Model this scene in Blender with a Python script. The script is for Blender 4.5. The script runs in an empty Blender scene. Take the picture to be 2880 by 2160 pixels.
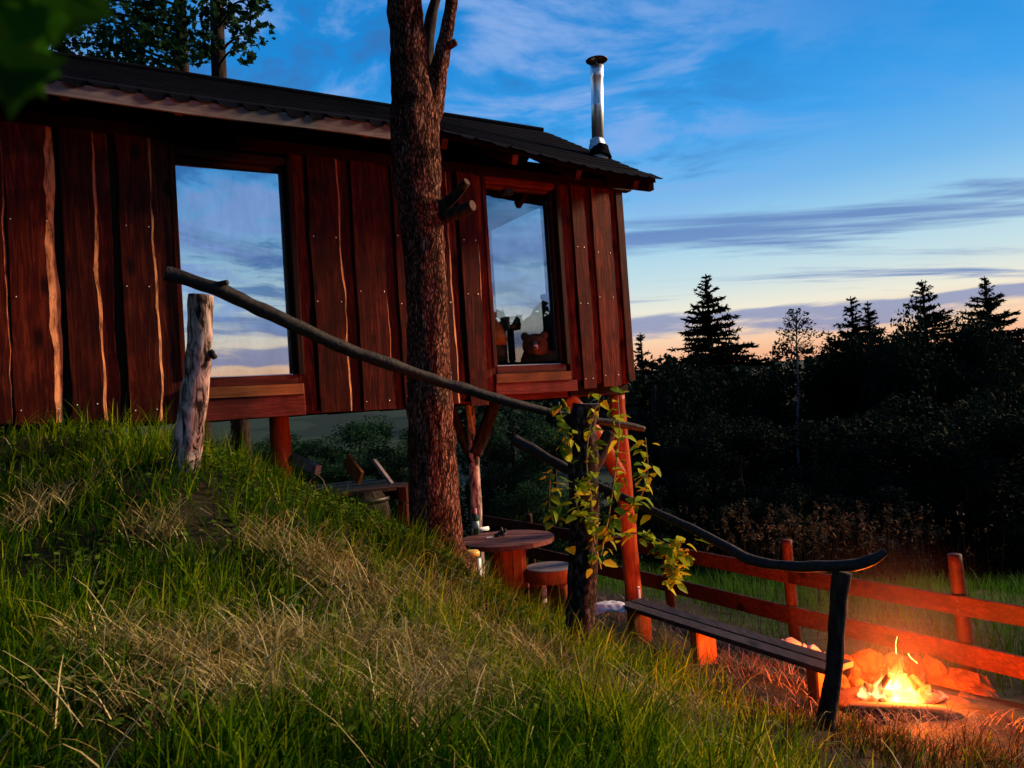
import bpy, bmesh, math, random
import numpy as np
from mathutils import Vector, Matrix, noise as mnoise

random.seed(7)
rng = np.random.default_rng(7)
scene = bpy.context.scene
COL = scene.collection
R = math.radians

# ------------------------------------------------------------------ camera
ROLL, PITCH, FPX = R(3.83), R(1.65), 2150.0
CAM = Vector((0, 0, 2.3))
fwd = Vector((0, math.cos(PITCH), math.sin(PITCH)))
up0 = Vector((0, -math.sin(PITCH), math.cos(PITCH)))
c_right = Vector((1, 0, 0)) * math.cos(ROLL) - up0 * math.sin(ROLL)
c_up = Vector((1, 0, 0)) * math.sin(ROLL) + up0 * math.cos(ROLL)
cd = bpy.data.cameras.new('camera')
cam = bpy.data.objects.new('camera', cd)
COL.objects.link(cam)
m = Matrix((c_right, c_up, -fwd)).transposed().to_4x4()
m.translation = CAM
cam.matrix_world = m
cd.sensor_width = 36
cd.lens = FPX / 2880 * 36
cd.clip_start = 0.02
cd.clip_end = 2000
cd.dof.use_dof = True
cd.dof.focus_distance = 6.0
cd.dof.aperture_fstop = 9.0
scene.camera = cam

# ------------------------------------------------------------------ world (dusk sky)
SUN_AZ = R(-20)          # afterglow straight out to the right
SUN_EL = R(22)
SUN_STRENGTH = 4.8
world = bpy.data.worlds.new('World')
scene.world = world
world.use_nodes = True
nt = world.node_tree
nt.nodes.clear()


def NN(tree, typ, **kw):
    n = tree.nodes.new(typ)
    for k, v in kw.items():
        if k.startswith('i_'):
            n.inputs[k[2:]].default_value = v
        else:
            setattr(n, k, v)
    return n


def mathn(tree, op, a, b=None, clamp=False):
    n = tree.nodes.new('ShaderNodeMath')
    n.operation = op
    n.use_clamp = clamp
    for i, x in enumerate((a, b)):
        if x is None:
            continue
        if isinstance(x, (int, float)):
            n.inputs[i].default_value = x
        else:
            tree.links.new(x, n.inputs[i])
    return n.outputs[0]


def rampn(tree, fac, stops, interp='LINEAR'):
    n = tree.nodes.new('ShaderNodeValToRGB')
    cr = n.color_ramp
    cr.interpolation = interp
    while len(cr.elements) < len(stops):
        cr.elements.new(0.5)
    for e, (p, c) in zip(cr.elements, stops):
        e.position = p
        e.color = tuple(c) + (1,) if len(c) == 3 else c
    if fac is not None:
        tree.links.new(fac, n.inputs[0])
    return n.outputs[0]


def mixc(tree, fac, a, b, blend='MIX'):
    n = tree.nodes.new('ShaderNodeMixRGB')
    n.blend_type = blend
    for i, x in enumerate((fac, a, b)):
        if isinstance(x, (int, float)):
            n.inputs[i].default_value = x
        elif isinstance(x, tuple):
            n.inputs[i].default_value = x + (1,) if len(x) == 3 else x
        else:
            tree.links.new(x, n.inputs[i])
    return n.outputs[0]


def smooth(tree, x, lo, hi):
    n = tree.nodes.new('ShaderNodeMapRange')
    n.interpolation_type = 'SMOOTHSTEP'
    n.inputs[1].default_value = lo
    n.inputs[2].default_value = hi
    tree.links.new(x, n.inputs[0])
    return n.outputs[0]


tc = NN(nt, 'ShaderNodeTexCoord')
sep = NN(nt, 'ShaderNodeSeparateXYZ')
nt.links.new(tc.outputs['Generated'], sep.inputs[0])
dx, dy, dz = sep.outputs
zc = mathn(nt, 'MAXIMUM', dz, 0.0)
base = rampn(nt, zc, [(0.0, (.78, .30, .17)), (.045, (.92, .47, .28)), (.075, (.96, .68, .46)), (.105, (.86, .82, .68)),
                      (.14, (.58, .74, .78)), (.19, (.38, .65, .82)), (.25, (.17, .47, .83)), (.32, (.05, .35, .82)),
                      (.42, (.006, .25, .70)), (.62, (.010, .17, .52)), (1.0, (.010, .12, .40))])
# side away from the afterglow: less peach, more lavender near the horizon
azd = mathn(nt, 'ADD', mathn(nt, 'MULTIPLY', dx, math.cos(SUN_AZ)), mathn(nt, 'MULTIPLY', dy, -math.sin(SUN_AZ)))
away = smooth(nt, azd, .55, -.5)
lowmask = smooth(nt, dz, .22, .0)
base = mixc(nt, mathn(nt, 'MULTIPLY', mathn(nt, 'MULTIPLY', away, lowmask), .75), base, (.42, .38, .50))
# clouds on a flat layer: direction divided by height
zz = mathn(nt, 'ADD', zc, .06)
px_ = mathn(nt, 'DIVIDE', dx, zz)
py_ = mathn(nt, 'DIVIDE', dy, zz)
comb = NN(nt, 'ShaderNodeCombineXYZ')
nt.links.new(px_, comb.inputs[0])
nt.links.new(py_, comb.inputs[1])
mp = NN(nt, 'ShaderNodeMapping')
nt.links.new(comb.outputs[0], mp.inputs[0])
mp.inputs['Rotation'].default_value = (0, 0, R(-14))
mp.inputs['Scale'].default_value = (.30, 1.25, 1)
mp.inputs['Location'].default_value = (3.1, 1.7, 0)
n1 = NN(nt, 'ShaderNodeTexNoise', i_Scale=.75, i_Detail=7.0, i_Roughness=.6, i_Distortion=.5)
nt.links.new(mp.outputs[0], n1.inputs['Vector'])
streak = smooth(nt, n1.outputs[0], .525, .64)
band = mathn(nt, 'MULTIPLY', smooth(nt, dz, .07, .11), smooth(nt, dz, .34, .20))
streakf = mathn(nt, 'MULTIPLY', mathn(nt, 'MULTIPLY', streak, band), .85)
c1 = mixc(nt, streakf, base, (.115, .215, .50))
# long lavender bank low down
n3 = NN(nt, 'ShaderNodeTexNoise', i_Scale=2.2, i_Detail=6.0, i_Roughness=.6)
mp3 = NN(nt, 'ShaderNodeMapping')
nt.links.new(tc.outputs['Generated'], mp3.inputs[0])
mp3.inputs['Scale'].default_value = (1.6, 1.6, 14)
nt.links.new(mp3.outputs[0], n3.inputs['Vector'])
zb = mathn(nt, 'ADD', dz, mathn(nt, 'MULTIPLY', mathn(nt, 'SUBTRACT', n3.outputs[0], .5), .075))
bank = mathn(nt, 'MULTIPLY', smooth(nt, zb, .070, .080), smooth(nt, zb, .100, .090))
c2 = mixc(nt, mathn(nt, 'MULTIPLY', bank, .85), c1, (.22, .28, .50))
# soft pale clouds higher up
mp2 = NN(nt, 'ShaderNodeMapping')
nt.links.new(comb.outputs[0], mp2.inputs[0])
mp2.inputs['Scale'].default_value = (.75, .95, 1)
mp2.inputs['Location'].default_value = (0.8, .35, 0)
n2 = NN(nt, 'ShaderNodeTexNoise', i_Scale=2.3, i_Detail=9.0, i_Roughness=.60, i_Distortion=.5)
nt.links.new(mp2.outputs[0], n2.inputs['Vector'])
puff = smooth(nt, n2.outputs[0], .47, .62)
leftm = smooth(nt, mathn(nt, 'SUBTRACT', dx, mathn(nt, 'MULTIPLY', dy, .12)), .36, -.06)
leftm = mathn(nt, 'MAXIMUM', leftm, smooth(nt, dy, .15, -.35))
high = mathn(nt, 'MAXIMUM', smooth(nt, dz, .17, .30), mathn(nt, 'MULTIPLY', smooth(nt, dy, .15, -.35), smooth(nt, dz, .08, .16)))
pf = mathn(nt, 'MULTIPLY', mathn(nt, 'MULTIPLY', puff, high), mathn(nt, 'ADD', mathn(nt, 'MULTIPLY', leftm, .78), .10))
c3 = mixc(nt, pf, c2, (.25, .42, .80))
dull = mathn(nt, 'MULTIPLY', mathn(nt, 'MULTIPLY', smooth(nt, n2.outputs[0], .50, .38), high), mathn(nt, 'MULTIPLY', leftm, .75))
c3 = mixc(nt, dull, c3, (.035, .16, .46))
sky = NN(nt, 'ShaderNodeTexSky')
sky.sky_type = 'NISHITA'
sky.sun_disc = False
sky.sun_elevation = R(1.0)
sky.sun_rotation = R(90) + SUN_AZ
sky.air_density = 1.2
sky.ozone_density = 3.0
addn = mixc(nt, .02, c3, sky.outputs[0], 'ADD')
bg = NN(nt, 'ShaderNodeBackground', i_Strength=.56)
nt.links.new(addn, bg.inputs[0])
wo = NN(nt, 'ShaderNodeOutputWorld')
nt.links.new(bg.outputs[0], wo.inputs[0])

# ------------------------------------------------------------------ sun (afterglow of the set sun)
sd = bpy.data.lights.new('afterglow_sun', 'SUN')
sd.energy = SUN_STRENGTH
sd.angle = R(12)
sd.color = (1.0, .66, .38)
so = bpy.data.objects.new('afterglow_sun', sd)
COL.objects.link(so)
sdir = Vector((math.cos(SUN_EL) * math.cos(SUN_AZ), -math.cos(SUN_EL) * math.sin(SUN_AZ), math.sin(SUN_EL)))
so.rotation_euler = sdir.to_track_quat('Z', 'Y').to_euler()
so.location = (20, -4, 10)

vs = scene.view_settings
vs.view_transform = 'Standard'
vs.look = 'None'
vs.exposure = 0.84
vs.gamma = 1.0
vs.use_curve_mapping = False
scene.render.engine = 'CYCLES'
scene.cycles.use_denoising = True
scene.cycles.max_bounces = 5
scene.cycles.use_adaptive_sampling = True
scene.cycles.adaptive_threshold = .015
scene.cycles.volume_max_steps = 64
scene.cycles.volume_step_rate = 2.0
scene.cycles.transparent_max_bounces = 8
scene.cycles.sample_clamp_indirect = 4.0


# ------------------------------------------------------------------ placing helpers
def ray(x, y):
    return fwd + c_right * ((x - 1440) / FPX) + c_up * ((1080 - y) / FPX)


def at(x, y, Y):
    d = ray(x, y)
    return CAM + d * (Y / d.y)


def atz(x, y, z):
    d = ray(x, y)
    return CAM + d * ((z - CAM.z) / d.z)


YAW = R(58.9)
S = Vector((math.sin(YAW), math.cos(YAW), 0))
T = Vector((-S.y, S.x, 0))
UP = Vector((0, 0, 1))
W0 = Vector((0, 6.84, 0))


def hut(s, t, z):
    return W0 + S * s + T * t + UP * z


def wal(x, y, t=0.0):
    d = ray(x, y)
    k = ((W0 + T * t - CAM).dot(T)) / d.dot(T)
    p = CAM + d * k
    return (p - W0).dot(S), p.z


# ------------------------------------------------------------------ material helpers
def new_mat(name):
    m = bpy.data.materials.new(name)
    m.use_nodes = True
    t = m.node_tree
    b = t.nodes['Principled BSDF']
    return m, t, b


def coords(t, scale=(1, 1, 1), rot=(0, 0, 0), kind='Object'):
    c = t.nodes.new('ShaderNodeTexCoord')
    mp = t.nodes.new('ShaderNodeMapping')
    mp.inputs['Scale'].default_value = scale
    mp.inputs['Rotation'].default_value = rot
    t.links.new(c.outputs[kind], mp.inputs[0])
    return mp.outputs[0]


def noisen(t, vec, scale, detail=5, rough=.6, dist=0.0):
    n = t.nodes.new('ShaderNodeTexNoise')
    n.inputs['Scale'].default_value = scale
    n.inputs['Detail'].default_value = detail
    n.inputs['Roughness'].default_value = rough
    n.inputs['Distortion'].default_value = dist
    t.links.new(vec, n.inputs['Vector'])
    return n.outputs[0]


def bumpn(t, b, h, strength=.5, dist=.01):
    n = t.nodes.new('ShaderNodeBump')
    n.inputs['Strength'].default_value = strength
    n.inputs['Distance'].default_value = dist
    t.links.new(h, n.inputs['Height'])
    t.links.new(n.outputs[0], b.inputs['Normal'])


def mat_noise(name, c0, c1, scale=(1, 1, 1), ns=10, rough=.8, bump=.4, bdist=.01, rot=(0, 0, 0), lo=.3, hi=.7, detail=6,
              metallic=0, vary=0.0, spec=.12, dist=0.0, c2=None):
    m, t, b = new_mat(name)
    v = coords(t, scale, rot)
    if vary:
        oi = t.nodes.new('ShaderNodeObjectInfo')
        add = t.nodes.new('ShaderNodeVectorMath')
        add.operation = 'ADD'
        sc = t.nodes.new('ShaderNodeVectorMath')
        sc.operation = 'SCALE'
        cb = t.nodes.new('ShaderNodeCombineXYZ')
        for i in range(3):
            t.links.new(oi.outputs['Random'], cb.inputs[i])
        t.links.new(cb.outputs[0], sc.inputs[0])
        sc.inputs['Scale'].default_value = 37.0
        t.links.new(v, add.inputs[0])
        t.links.new(sc.outputs[0], add.inputs[1])
        v = add.outputs[0]
    n = noisen(t, v, ns, detail, .62, dist)
    stops = [(lo, c0), (hi, c1)] if c2 is None else [(lo, c0), ((lo + hi) / 2, c1), (hi, c2)]
    col = rampn(t, n, stops)
    if vary:
        mr = t.nodes.new('ShaderNodeMapRange')
        mr.inputs[3].default_value = 1 - vary
        mr.inputs[4].default_value = 1 + vary
        t.links.new(oi.outputs['Random'], mr.inputs[0])
        h = t.nodes.new('ShaderNodeHueSaturation')
        t.links.new(col, h.inputs['Color'])
        t.links.new(mr.outputs[0], h.inputs['Value'])
        col = h.outputs[0]
    t.links.new(col, b.inputs['Base Color'])
    b.inputs['Roughness'].default_value = rough
    b.inputs['Metallic'].default_value = metallic
    b.inputs['Specular IOR Level'].default_value = spec
    if bump:
        bumpn(t, b, n, bump, bdist)
    return m


def mat_flat(name, c, rough=.5, metallic=0, spec=.5, emis=None, es=0):
    m, t, b = new_mat(name)
    b.inputs['Base Color'].default_value = tuple(c) + (1,)
    b.inputs['Roughness'].default_value = rough
    b.inputs['Metallic'].default_value = metallic
    b.inputs['Specular IOR Level'].default_value = spec
    if emis:
        b.inputs['Emission Color'].default_value = tuple(emis) + (1,)
        b.inputs['Emission Strength'].default_value = es
    return m


def mat_leaf(name, stops, trans=.35, rough=.6, attr=True):
    """foliage: colour from the per-leaf random attribute 'rnd', part of the light passes through"""
    m, t, b = new_mat(name)
    if attr:
        a = t.nodes.new('ShaderNodeAttribute')
        a.attribute_name = 'rnd'
        f = a.outputs['Fac']
    else:
        oi = t.nodes.new('ShaderNodeObjectInfo')
        f = oi.outputs['Random']
    col = rampn(t, f, stops)
    t.links.new(col, b.inputs['Base Color'])
    b.inputs['Roughness'].default_value = rough
    b.inputs['Specular IOR Level'].default_value = .02
    tr = t.nodes.new('ShaderNodeBsdfTranslucent')
    t.links.new(col, tr.inputs[0])
    mx = t.nodes.new('ShaderNodeMixShader')
    mx.inputs[0].default_value = trans
    t.links.new(b.outputs[0], mx.inputs[1])
    t.links.new(tr.outputs[0], mx.inputs[2])
    t.links.new(mx.outputs[0], t.nodes['Material Output'].inputs[0])
    return m


def mat_wood(name, axis, dark, mid, light, rough=.62, vary=.42, bump=.35, knots=True):
    """stained timber, grain along one axis; rot turns the hut's long axis onto x"""
    m, t, b = new_mat(name)
    rot = (0, 0, -(math.pi / 2 - YAW)) if axis == 'S' else (0, 0, 0)
    sc = {'Z': (1, 1, .07), 'S': (.07, 1, 1), 'X': (.07, 1, 1), 'Y': (1, .07, 1)}[axis]
    v0 = coords(t, (1, 1, 1), rot)
    oi = t.nodes.new('ShaderNodeObjectInfo')
    cb = t.nodes.new('ShaderNodeCombineXYZ')
    k = mathn(t, 'MULTIPLY', oi.outputs['Random'], 23.0)
    for i in range(3):
        t.links.new(k, cb.inputs[i])
    ad = t.nodes.new('ShaderNodeVectorMath')
    t.links.new(v0, ad.inputs[0])
    t.links.new(cb.outputs[0], ad.inputs[1])
    mp = t.nodes.new('ShaderNodeMapping')
    mp.inputs['Scale'].default_value = sc
    t.links.new(ad.outputs[0], mp.inputs[0])
    n = noisen(t, mp.outputs[0], 34, 7, .65, 1.2)
    n_big = noisen(t, ad.outputs[0], 4.0, 4, .6, .5)
    col = rampn(t, n, [(.28, dark), (.5, mid), (.74, light)])
    col = mixc(t, mathn(t, 'MULTIPLY', smooth(t, n_big, .35, .62), .55), mixc(t, .62, col, (dark[0] * .5, dark[1] * .5, dark[2] * .5)), col)
    if knots:
        vo = t.nodes.new('ShaderNodeTexVoronoi')
        mpk = t.nodes.new('ShaderNodeMapping')
        ks = {'Z': (4.2, 4.2, 2.0), 'S': (2.0, 4.2, 4.2), 'X': (2, 4.2, 4.2), 'Y': (4.2, 2, 4.2)}[axis]
        mpk.inputs['Scale'].default_value = ks
        t.links.new(ad.outputs[0], mpk.inputs[0])
        t.links.new(mpk.outputs[0], vo.inputs['Vector'])
        vo.inputs['Scale'].default_value = 1.0
        kf = smooth(t, vo.outputs['Distance'], .20, .07)
        col = mixc(t, mathn(t, 'MULTIPLY', kf, .85), col, (dark[0] * .25, dark[1] * .25, dark[2] * .25))
    h = t.nodes.new('ShaderNodeHueSaturation')
    t.links.new(col, h.inputs['Color'])
    mr = t.nodes.new('ShaderNodeMapRange')
    mr.inputs[3].default_value = 1 - vary
    mr.inputs[4].default_value = 1 + vary
    t.links.new(oi.outputs['Random'], mr.inputs[0])
    t.links.new(mr.outputs[0], h.inputs['Value'])
    t.links.new(h.outputs[0], b.inputs['Base Color'])
    b.inputs['Roughness'].default_value = rough
    b.inputs['Specular IOR Level'].default_value = .08
    bumpn(t, b, n, bump, .006)
    return m


M = {}
RD, RM, RL = (.016, .0013, .0006), (.078, .0078, .0028), (.25, .044, .014)
M['wall_v'] = mat_wood('stained_board', 'Z', RD, RM, RL)
M['wall_h'] = mat_wood('stained_beam', 'S', (.050, .006, .0045), (.12, .017, .012), (.20, .038, .026), bump=.3)
M['sill'] = mat_wood('pale_sill', 'S', (.12, .035, .012), (.26, .085, .028), (.36, .14, .05), bump=.2)
M['wall_dark'] = mat_wood('dark_trim', 'Z', (.012, .004, .003), (.025, .008, .005), (.04, .014, .008), knots=False)
M['edge'] = mat_noise('waney_edge', (.05, .010, .004), (.46, .20, .09), (1, 1, .22), 30, .8, .7, .01, lo=.34, hi=.58, vary=.2)
M['edge_thin'] = mat_noise('scraped_edge', (.03, .005, .002), (.42, .14, .07), (1, 1, .3), 26, .8, .5, .006, lo=.40, hi=.66, vary=.2)
M['redlog'] = mat_wood('peeled_red_log', 'Z', (.14, .022, .006), (.34, .062, .014), (.48, .12, .03), rough=.42, vary=.12, bump=.5)
m_, t_, b_ = new_mat('rough_bark')
v_ = coords(t_, (1, 1, .30))
wv = noisen(t_, v_, 9, 3, .5)
vv = t_.nodes.new('ShaderNodeVectorMath')
vv.operation = 'ADD'
cbv = t_.nodes.new('ShaderNodeCombineXYZ')
for i_ in range(3):
    t_.links.new(mathn(t_, 'MULTIPLY', wv, .10), cbv.inputs[i_])
t_.links.new(v_, vv.inputs[0])
t_.links.new(cbv.outputs[0], vv.inputs[1])
vo_ = t_.nodes.new('ShaderNodeTexVoronoi')
vo_.feature = 'DISTANCE_TO_EDGE'
vo_.inputs['Scale'].default_value = 62
t_.links.new(vv.outputs[0], vo_.inputs['Vector'])
fine = noisen(t_, coords(t_, (1, 1, .5)), 95, 5, .65, .5)
fine2 = noisen(t_, coords(t_, (1, 1, .22)), 24, 4, .6, 1.2)
hgt = mathn(t_, 'ADD', mathn(t_, 'MULTIPLY', smooth(t_, vo_.outputs['Distance'], .0, .30), .32), mathn(t_, 'ADD', mathn(t_, 'MULTIPLY', fine, .75), mathn(t_, 'MULTIPLY', mathn(t_, 'SUBTRACT', fine2, .5), 1.1)))
colb = rampn(t_, hgt, [(.22, (.005, .0022, .0016)), (.48, (.045, .018, .012)), (.70, (.18, .080, .058)), (.92, (.48, .25, .185))])
big = noisen(t_, coords(t_, (1, 1, .5)), 3.0, 3, .6)
colb = mixc(t_, mathn(t_, 'MULTIPLY', smooth(t_, big, .40, .62), .6), colb, mixc(t_, .5, colb, (.012, .008, .006)))
t_.links.new(colb, b_.inputs['Base Color'])
b_.inputs['Roughness'].default_value = 1.0
b_.inputs['Specular IOR Level'].default_value = .03
bumpn(t_, b_, hgt, .9, .03)
M['bark'] = m_
M['bark_pale'] = mat_noise('flaking_pale_bark', (.012, .008, .007), (.50, .36, .32), (1, 1, .3), 26, .9, 1.0, .02, lo=.40, hi=.62, dist=.8)
M['bark_dark'] = mat_noise('dark_bark', (.005, .0035, .003), (.04, .028, .022), (1, 1, .4), 24, .9, 1.0, .02, lo=.35, hi=.7)
M['bark_lichen'] = mat_noise('lichen_bark', (.005, .004, .004), (.10, .085, .078), (1, 1, .6), 34, .95, .9, .02, lo=.50, hi=.74)
M['rail'] = mat_noise('barked_rail', (.003, .002, .002), (.026, .016, .013), (1, 1, 1), 34, .7, .7, .01, lo=.40, hi=.8, spec=.3)
M['greywood'] = mat_wood('grey_weathered', 'S', (.10, .085, .09), (.22, .19, .195), (.34, .30, .31), bump=.4, vary=.2)
M['benchwood'] = mat_wood('bench_board', 'Y', (.022, .016, .016), (.055, .04, .038), (.10, .075, .07), bump=.4)
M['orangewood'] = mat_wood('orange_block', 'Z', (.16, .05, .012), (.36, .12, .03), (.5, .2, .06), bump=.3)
M['fence'] = mat_wood('fence_board', 'Y', (.018, .0036, .0012), (.050, .010, .003), (.10, .024, .007), bump=.6)
M['tabletop'] = mat_wood('table_board', 'X', (.055, .020, .018), (.15, .060, .050), (.25, .11, .085), bump=.4)
M['soffit'] = mat_flat('dark_soffit', (.008, .003, .002), .95, spec=.02)
M['shingle'] = mat_noise('bitumen_shingle', (.0015, .002, .0042), (.0055, .007, .013), (1, 1, 1), 180, 1.0, .6, .004, vary=.25, spec=.02)
M['steel'] = mat_noise('stainless_pipe', (.80, .81, .83), (.90, .91, .93), (1, 1, .05), 60, .36, .04, .002, metallic=1)
M['foil'] = mat_noise('crumpled_foil', (.45, .47, .5), (.7, .71, .73), (1, 1, 1), 34, .3, 1.0, .02, metallic=1)
M['cap'] = mat_flat('sooty_cap', (.02, .018, .018), .5, .6)
M['nail'] = mat_flat('nail_head', (.85, .83, .80), .4, .35)
M['strip'] = mat_flat('aluminium_strip', (.75, .75, .78), .35, .6)
M['ground'] = _g = mat_noise('hillside_soil', (.006, .005, .003), (.018, .016, .007), (1, 1, 1), 5, .95, .6, .03, c2=(.014, .022, .005))
_t = _g.node_tree
_b = _t.nodes['Principled BSDF']
_c0 = _b.inputs['Base Color'].links[0].from_socket
_ln = _t.nodes.new('ShaderNodeVectorMath')
_ln.operation = 'LENGTH'
_t.links.new(_t.nodes['Texture Coordinate'].outputs['Object'], _ln.inputs[0])
_fn = noisen(_t, coords(_t, (1, 1, 1)), .03, 3, .5)
_fc = rampn(_t, _fn, [(.4, (.006, .018, .010)), (.5, (.014, .030, .015)), (.6, (.008, .020, .008))], 'CONSTANT')
_t.links.new(mixc(_t, smooth(_t, _ln.outputs['Value'], 22, 50), _c0, _fc), _b.inputs['Base Color'])
M['stone'] = mat_noise('field_stone', (.22, .18, .17), (.58, .50, .46), (1, 1, 1), 7, .85, .7, .03, vary=.3)
M['soot'] = mat_noise('fire_stone', (.030, .010, .004), (.20, .070, .022), (1, 1, 1), 9, .95, 1.0, .08, vary=.3, dist=.6)
M['ash'] = mat_noise('trodden_ash', (.025, .012, .006), (.07, .035, .018), (1, 1, 1), 12, .95, .6, .02)
M['char'] = mat_noise('charred_log', (.006, .005, .005), (.05, .03, .02), (1, 1, 1), 30, .9, .7, .01)
M['white'] = mat_flat('white_paper', (.78, .77, .75), .6)
M['black'] = mat_flat('black_plastic', (.010, .010, .011), .4)


# ------------------------------------------------------------------ geometry helpers
class MB:
    def __init__(self):
        self.v, self.f, self.mi = [], [], []

    def add(self, verts, faces, mi=0):
        o = len(self.v)
        self.v.extend([Vector(p) for p in verts])
        for f in faces:
            self.f.append(tuple(i + o for i in f))
            self.mi.append(mi)
        return self

    def box(self, c, half, ax=(Vector((1, 0, 0)), Vector((0, 1, 0)), Vector((0, 0, 1))), mi=0, ch=None):
        """a box with chamfered long edges"""
        a, b, d = ax
        hx, hy, hz = half
        if ch is None:
            ch = min(half) * .22
        V = []
        c = Vector(c)
        for sz in (-1, 1):
            for px, py in ((-hx + ch, -hy), (hx - ch, -hy), (hx, -hy + ch), (hx, hy - ch), (hx - ch, hy), (-hx + ch, hy), (-hx, hy - ch), (-hx, -hy + ch)):
                V.append(c + a * px + b * py + d * (sz * hz))
        F = [tuple(range(7, -1, -1)), tuple(range(8, 16))]
        for i in range(8):
            j = (i + 1) % 8
            F.append((i, j, j + 8, i + 8))
        return self.add(V, F, mi)

    def beam(self, p, q, w, h, up=UP, mi=0):
        """box bar from p to q, w across, h along up"""
        p, q = Vector(p), Vector(q)
        d = (q - p)
        L = d.length
        d.normalize()
        side = d.cross(up).normalized()
        u = side.cross(d).normalized()
        return self.box((p + q) / 2, (w / 2, h / 2, L / 2), (side, u, d), mi)

    def tube(self, pts, radii, n=12, seg=4, rough=0.0, freq=6.0, seed=0, cap=True, ridge=0.0, mi=0):
        P = [Vector(p) for p in pts]
        if len(P) > 2 and seg > 1:
            Q, RR = [], []
            for i in range(len(P) - 1):
                p0 = P[max(i - 1, 0)]
                p1, p2 = P[i], P[i + 1]
                p3 = P[min(i + 2, len(P) - 1)]
                for k in range(seg):
                    u = k / seg
                    Q.append(.5 * ((2 * p1) + (p2 - p0) * u + (2 * p0 - 5 * p1 + 4 * p2 - p3) * u * u + (3 * p1 - p0 - 3 * p2 + p3) * u ** 3))
                    RR.append(radii[i] * (1 - u) + radii[i + 1] * u)
            Q.append(P[-1])
            RR.append(radii[-1])
        elif seg > 1:
            Q = [P[0].lerp(P[1], k / seg) for k in range(seg + 1)]
            RR = [radii[0] * (1 - k / seg) + radii[1] * k / seg for k in range(seg + 1)]
        else:
            Q, RR = P, list(radii)
        o = len(self.v)
        d0 = (Q[1] - Q[0]).normalized()
        nrm = d0.orthogonal().normalized()
        for i, q in enumerate(Q):
            d = (Q[min(i + 1, len(Q) - 1)] - Q[max(i - 1, 0)]).normalized()
            nrm = (nrm - d * nrm.dot(d)).normalized()
            bi = d.cross(nrm)
            for k in range(n):
                a = 2 * math.pi * k / n
                w = nrm * math.cos(a) + bi * math.sin(a)
                r = RR[i]
                if rough:
                    r *= 1 + rough * mnoise.noise((q + w * r) * freq + Vector((seed * 3.1, 0, 0)))
                if ridge:
                    r *= 1 + ridge * abs(mnoise.noise(Vector((a * 5 + .6 * mnoise.noise(q * 9), seed, q.dot(d) * 5))))
                self.v.append(q + w * r)
        for i in range(len(Q) - 1):
            for k in range(n):
                k2 = (k + 1) % n
                self.f.append((o + i * n + k, o + i * n + k2, o + (i + 1) * n + k2, o + (i + 1) * n + k))
                self.mi.append(mi)
        if cap:
            self.f.append(tuple(o + k for k in range(n - 1, -1, -1)))
            self.mi.append(mi)
            e = o + (len(Q) - 1) * n
            self.f.append(tuple(e + k for k in range(n)))
            self.mi.append(mi)
        return self

    def lathe(self, c, prof, n=24, ax=(Vector((1, 0, 0)), Vector((0, 1, 0)), UP), mi=0):
        c = Vector(c)
        o = len(self.v)
        for r, z in prof:
            for k in range(n):
                a = 2 * math.pi * k / n
                self.v.append(c + ax[0] * (r * math.cos(a)) + ax[1] * (r * math.sin(a)) + ax[2] * z)
        for i in range(len(prof) - 1):
            for k in range(n):
                k2 = (k + 1) % n
                self.f.append((o + i * n + k, o + i * n + k2, o + (i + 1) * n + k2, o + (i + 1) * n + k))
                self.mi.append(mi)
        self.f.append(tuple(o + k for k in range(n - 1, -1, -1)))
        self.mi.append(mi)
        e = o + (len(prof) - 1) * n
        self.f.append(tuple(e + k for k in range(n)))
        self.mi.append(mi)
        return self

    def rock(self, c, size, seed, rough=.35, sub=2, rot=0, flat=0.0):
        bm = bmesh.new()
        bmesh.ops.create_icosphere(bm, subdivisions=sub, radius=1)
        mr = Matrix.Rotation(rot, 3, 'Z')
        V = []
        for v in bm.verts:
            p = v.co.copy()
            k = 1 + rough * mnoise.noise(p * 1.3 + Vector((seed * 5.3, 0, 0))) + rough * .4 * mnoise.noise(p * 3.1 + Vector((0, seed * 2.7, 0)))
            p = p * k
            # knock flats on it
            for j in range(5):
                h = Vector((math.sin(seed * 7 + j * 2.1), math.cos(seed * 3 + j * 1.7), math.sin(seed + j * 4.0))).normalized()
                dd = p.dot(h)
                if dd > .72:
                    p -= h * (dd - .72) * .85
            p = Vector((p.x * size[0], p.y * size[1], p.z * size[2]))
            V.append(Vector(c) + mr @ p)
        F = [tuple(v.index for v in f.verts) for f in bm.faces]
        bm.free()
        return self.add(V, F)


ORIGIN = {}


def make(name, mb, mats, parent=None, smooth=False, origin=None, kind=None):
    o0 = ORIGIN.get(parent, Vector((0, 0, 0))) if parent is not None else Vector((0, 0, 0))
    if origin is not None:
        o0 = Vector(origin)
    me = bpy.data.meshes.new(name)
    me.from_pydata([tuple(p - o0) for p in mb.v], [], mb.f)
    if not isinstance(mats, (list, tuple)):
        mats = [mats]
    for m_ in mats:
        me.materials.append(m_)
    if any(mb.mi):
        me.polygons.foreach_set('material_index', mb.mi)
    if smooth:
        me.polygons.foreach_set('use_smooth', [True] * len(me.polygons))
    me.update()
    ob = bpy.data.objects.new(name, me)
    COL.objects.link(ob)
    if parent is not None:
        ob.parent = parent
        ORIGIN[ob] = o0
    else:
        ob.location = o0
        ORIGIN[ob] = o0
    if kind:
        ob['kind'] = kind
    return ob


def thing(name, loc, label, cat, group=None):
    o = bpy.data.objects.new(name, None)
    o.empty_display_size = .2
    COL.objects.link(o)
    o.location = loc
    ORIGIN[o] = Vector(loc)
    return tag(o, label, cat, group)


def tag(o, label, cat, group=None):
    o['label'] = label
    o['category'] = cat
    if group:
        o['group'] = group
    return o


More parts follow.
